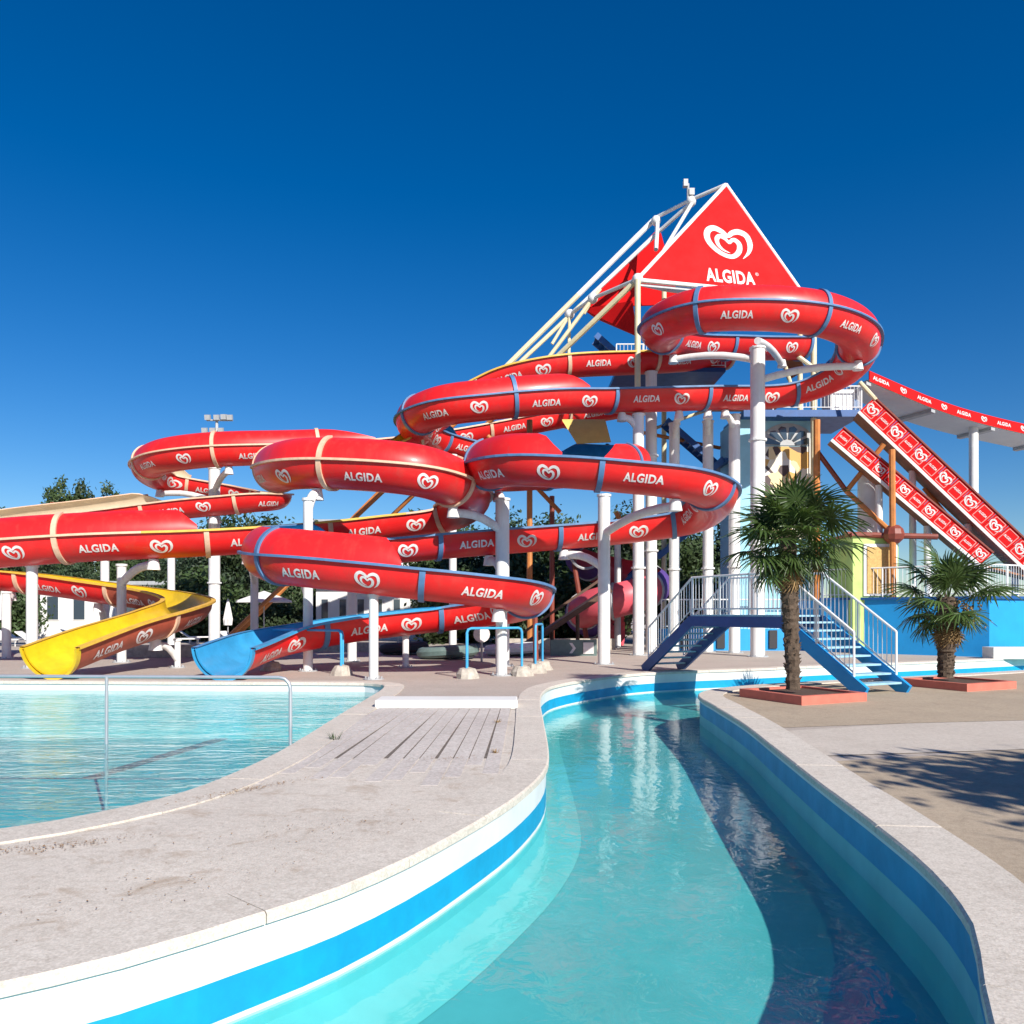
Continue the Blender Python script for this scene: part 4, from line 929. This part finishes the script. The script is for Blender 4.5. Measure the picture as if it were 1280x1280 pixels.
def building(name, label, x0, x1, y, z, dep, rows, cols, m='wall_white', zb=.9, col=True):
    rt = root(name, label, 'building', (x0, y, 0)); MB().box(x0, x1, y, y + dep, 0, z).build('wall', M[m], rt); MB().box(x0 - .3, x1 + .3, y - .4, y + dep + .3, z, z + .25).build('roof', M['grey'], rt)
    ww = (x1 - x0) / cols; hh = (z - .4) / rows
    for r in range(rows):
        for c in range(cols):
            a = x0 + ww * (c + .25); zz = .3 + hh * r + hh * .25
            f = MB().box(a, a + ww * .5, y - .06, y - .003, zz, zz + hh * .55).build('window', M['wall_white'], rt); MB().box(a + .08, a + ww * .5 - .08, y - .085, y - .062, zz + .08, zz + hh * .55 - .08).build('pane', M['glass'], f)
    return rt
building('pavilion', 'low white pavilion with dark windows behind the wide bend', gd(50, 56).x, gd(215, 56).x, 56, 3.6, 5, 1, 5)
building('pavilion', 'low white pavilion with windows behind the blue-lined bend', gd(395, 48).x, gd(530, 48).x, 48, 3.2, 4, 1, 6)
building('apartment_block', 'pale block with rows of windows beyond the straight flume runs', gd(396, 88).x, gd(545, 88).x, 88, 11.6, 9, 3, 8)

# floodlight mast
fm = root('floodlight_mast', 'tall thin mast with a cluster of floodlights beyond the high bend', 'mast', gd(271, 80)); b = gd(271, 80); zt = zc(520, 80)
MB().tube([b, b + up * zt], [.3, .14], 8).build('pole', M['grey'], fm)
MB().box(b.x - 1.3, b.x + 1.3, 79.8, 80.1, zt - 1.9, zt - 1.75).build('lamp_bar', M['grey'], fm); MB().box(b.x - 1.0, b.x + 1.6, 79.8, 80.1, zt - .5, zt - .38).build('lamp_bar', M['grey'], fm)
for dx, dz in ((-1.1, -1.7), (-.3, -1.7), (.5, -1.7), (-.8, -.4), (.1, -.4), (.8, -.35), (1.4, -.4)): MB().obox((b.x + dx, 79.7, zt + dz + .2), (.26, 0, 0), (0, .18, .05), (0, -.05, .24)).build('floodlight', M['grey'], fm)

# ------------------------------------------------------------------ trees
def tree_parts(seed, rx, rz, zc_, n, m, leaf=.34, clumps=26, column_=False):
    rnd = random.Random(seed); mb = MB(); cl = []
    for k in range(clumps):
        while True:
            p = Vector((rnd.uniform(-1, 1), rnd.uniform(-1, 1), rnd.uniform(-1, 1)))
            if p.length < 1: break
        cl.append((Vector((p.x * rx * .8, p.y * rx * .8, zc_ + p.z * rz * .85)), rnd.uniform(.3, .52) * rx))
    for k in range(n):
        c, r = cl[rnd.randrange(clumps)]; d = Vector((rnd.gauss(0, 1), rnd.gauss(0, 1), rnd.gauss(0, 1))).normalized(); p = c + d * r * (rnd.uniform(.4, 1.05) if rnd.random() < .8 else rnd.uniform(1., 1.35))
        a = (d + Vector((rnd.gauss(0, .5), rnd.gauss(0, .5), rnd.gauss(0, .5)))).normalized(); x = a.orthogonal().normalized(); x = (Matrix.Rotation(rnd.uniform(0, 6.3), 3, a) @ x); y = a.cross(x); s = leaf * rnd.uniform(.5, 1.1)
        mb.add([p - x * s, p - y * s * .5, p + x * s, p + y * s * .5], [(0, 1, 2, 3)])
    cme = bpy.data.meshes.new('crown'); cme.from_pydata(mb.v, [], mb.f); cme.materials.append(m)
    tb = MB(); tb.tube([(0, 0, 0), (.1, .05, zc_ * .5), (0, 0, zc_ + rz * .4)], [rx * .09, rx * .07, rx * .02], 8)
    for k in range(6):
        c, r = cl[k]; tb.tube([(0, 0, zc_ * rnd.uniform(.35, .7)), c * .6 + Vector((0, 0, zc_ * .3)), c], [rx * .04, rx * .025, rx * .01], 6)
    tme = bpy.data.meshes.new('trunk'); tme.from_pydata(tb.v, [], tb.f); tme.materials.append(M['bark']); return cme, tme
KINDS = {'round': tree_parts(1, 3.4, 3.6, 5.6, 9000, M['fol'], .25, 44), 'dark': tree_parts(2, 3.2, 4.6, 5.4, 9500, M['fol2'], .25, 48), 'col': tree_parts(3, 1.9, 6.0, 7.8, 9000, M['fol'], .24, 90), 'bush': tree_parts(4, 2.2, 1.5, 1.6, 6000, M['fol'], .19, 34)}
def tree(kind, loc, s, rz, label, cat='tree', group=None, name=None):
    cme, tme = KINDS[kind]; rt = root(name or {'round': 'broadleaf_tree', 'dark': 'evergreen_tree', 'col': 'poplar_tree', 'bush': 'shrub'}[kind], label, cat, loc, group); rt.rotation_euler.z = rz; rt.scale = (s * .72, s * .72, s) if kind == 'col' else (s, s, s)
    for nm, me in (('crown', cme), ('trunk', tme)): o = bpy.data.objects.new(nm, me); COL.objects.link(o); o.parent = rt
    return rt
tree('col', gd(72, 92), 1.33, 0, 'poplar top above the cream-lined flume, outer one of a touching pair', group='poplars beyond the slides'); tree('col', gd(103, 94), 1.33, 1.3, 'poplar top above the cream-lined flume, inner one of a touching pair', group='poplars beyond the slides')
tree('col', gd(139, 96), 1.33, 2.6, 'single poplar top standing apart next to the touching pair', group='poplars beyond the slides')
tree('round', gd(-38, 58), 1.05, .4, 'broad green tree beyond the closed parasol'); 
xs = [(-60, 78), (30, 86), (95, 84), (165, 82), (225, 66), (262, 62), (305, 64), (350, 60), (392, 66), (545, 64), (590, 60), (640, 58), (690, 62), (735, 56), (785, 60), (835, 58), (880, 62), (925, 60), (560, 92), (330, 92), (270, 96), (445, 110), (500, 112), (980, 66), (180, 100)]
for i, (px, d) in enumerate(xs):
    tree('dark' if i % 3 else 'round', gd(px, d), (.92 if i % 3 else .98) * (1 + .12 * math.sin(i * 2.3)) * (d / 66)**.6 * (.78 if i < 5 else 1), i * 1.1, 'dense dark evergreen in the wood behind the water slides' if i % 3 else 'rounded lighter green tree in the wood behind the water slides', group='trees behind the slides')
for i, (px, d) in enumerate([(215, 50), (245, 48), (290, 50), (340, 47), (560, 44), (600, 46), (655, 42), (690, 44), (725, 43), (850, 45), (880, 46), (905, 44), (380, 52), (10, 52)]):
    tree('bush', gd(px, d), 1.0 + .2 * math.sin(i * 1.7), i * .9, ('leafy green shrub below the wood behind the yellow chute', 'leafy green shrub growing behind the brown ramp and raft', 'leafy green shrub behind the column row by the footbridge')[0 if px < 400 else 1 if px < 800 else 2], 'shrub', 'shrubs behind the slides')
tree('round', (9.75, .5, 0), .68, .3, 'broad leafy tree on the paved bank shading the river edge')
# weeds in the deck joints
def weed(p, label, s):
    rnd = random.Random(p[0]); mb = MB()
    for k in range(26):
        a = rnd.uniform(0, 6.3); d = Vector((math.cos(a), math.sin(a), 0)); q = Vector((p[0], p[1], .01)) + d * rnd.uniform(0, .06) * s; h = rnd.uniform(.04, .1) * s; n_ = Vector((-d.y, d.x, 0)) * .006
        mb.add([q - n_, q + n_, q + d * h * .8 + up * h], [(0, 1, 2)])
    o = mb.build('weed', M['leaf_dead'] if s < .9 else M['fol'], recalc=False); tag(o, label, 'weed')
weed((-2.35, 10.6), 'small green weed tuft in the joint beside the pool coping', 1.4); weed((-.22, 12.2), 'dry weed tuft in the gap at the plank edge by the river', .8); weed((-.2, 9.6), 'dry weed patch at the near end of the planks', .7)
def litter(c, sx, sy, n, label, ang):
    rnd = random.Random(n); mb = MB()
    for k in range(n):
        x, y = rnd.gauss(0, sx), rnd.gauss(0, sy); p = Vector((c[0] + x * math.cos(ang) - y * math.sin(ang), c[1] + x * math.sin(ang) + y * math.cos(ang), .014 + rnd.uniform(0, .012))); a = rnd.uniform(0, 6.3); e = Vector((math.cos(a), math.sin(a), rnd.uniform(-.3, .3))); f = Vector((-e.y, e.x, rnd.uniform(-.3, .3))); q = rnd.uniform(.004, .014)
        mb.add([p - e * q, p + f * q * .4, p + e * q, p - f * q * .4], [(0, 1, 2, 3)])
    o = mb.build('leaf_litter', M['litter'], recalc=False); o['kind'] = 'stuff'; tag(o, label, 'litter')
litter((-2.55, 7.55), .35, .05, 420, 'thin line of dry brown litter along the pool coping joint', .85)
litter((-3.3, 5.75), .3, .06, 320, 'small heap of orange brown litter beside the pool coping', .45)
litter((-1.4, 6.3), .5, .25, 160, 'scattered dry specks on the middle of the island deck', .3)
litter((-.75, 9.2), .25, .1, 160, 'dry specks lying at the near end of the planks', .1)
litter((-2.2, 4.9), .6, .25, 140, 'scattered dry specks near the river side of the island deck', .4)
print('objects', len(bpy.data.objects), 'lengths', blue.len, yellow.len, cream.len)
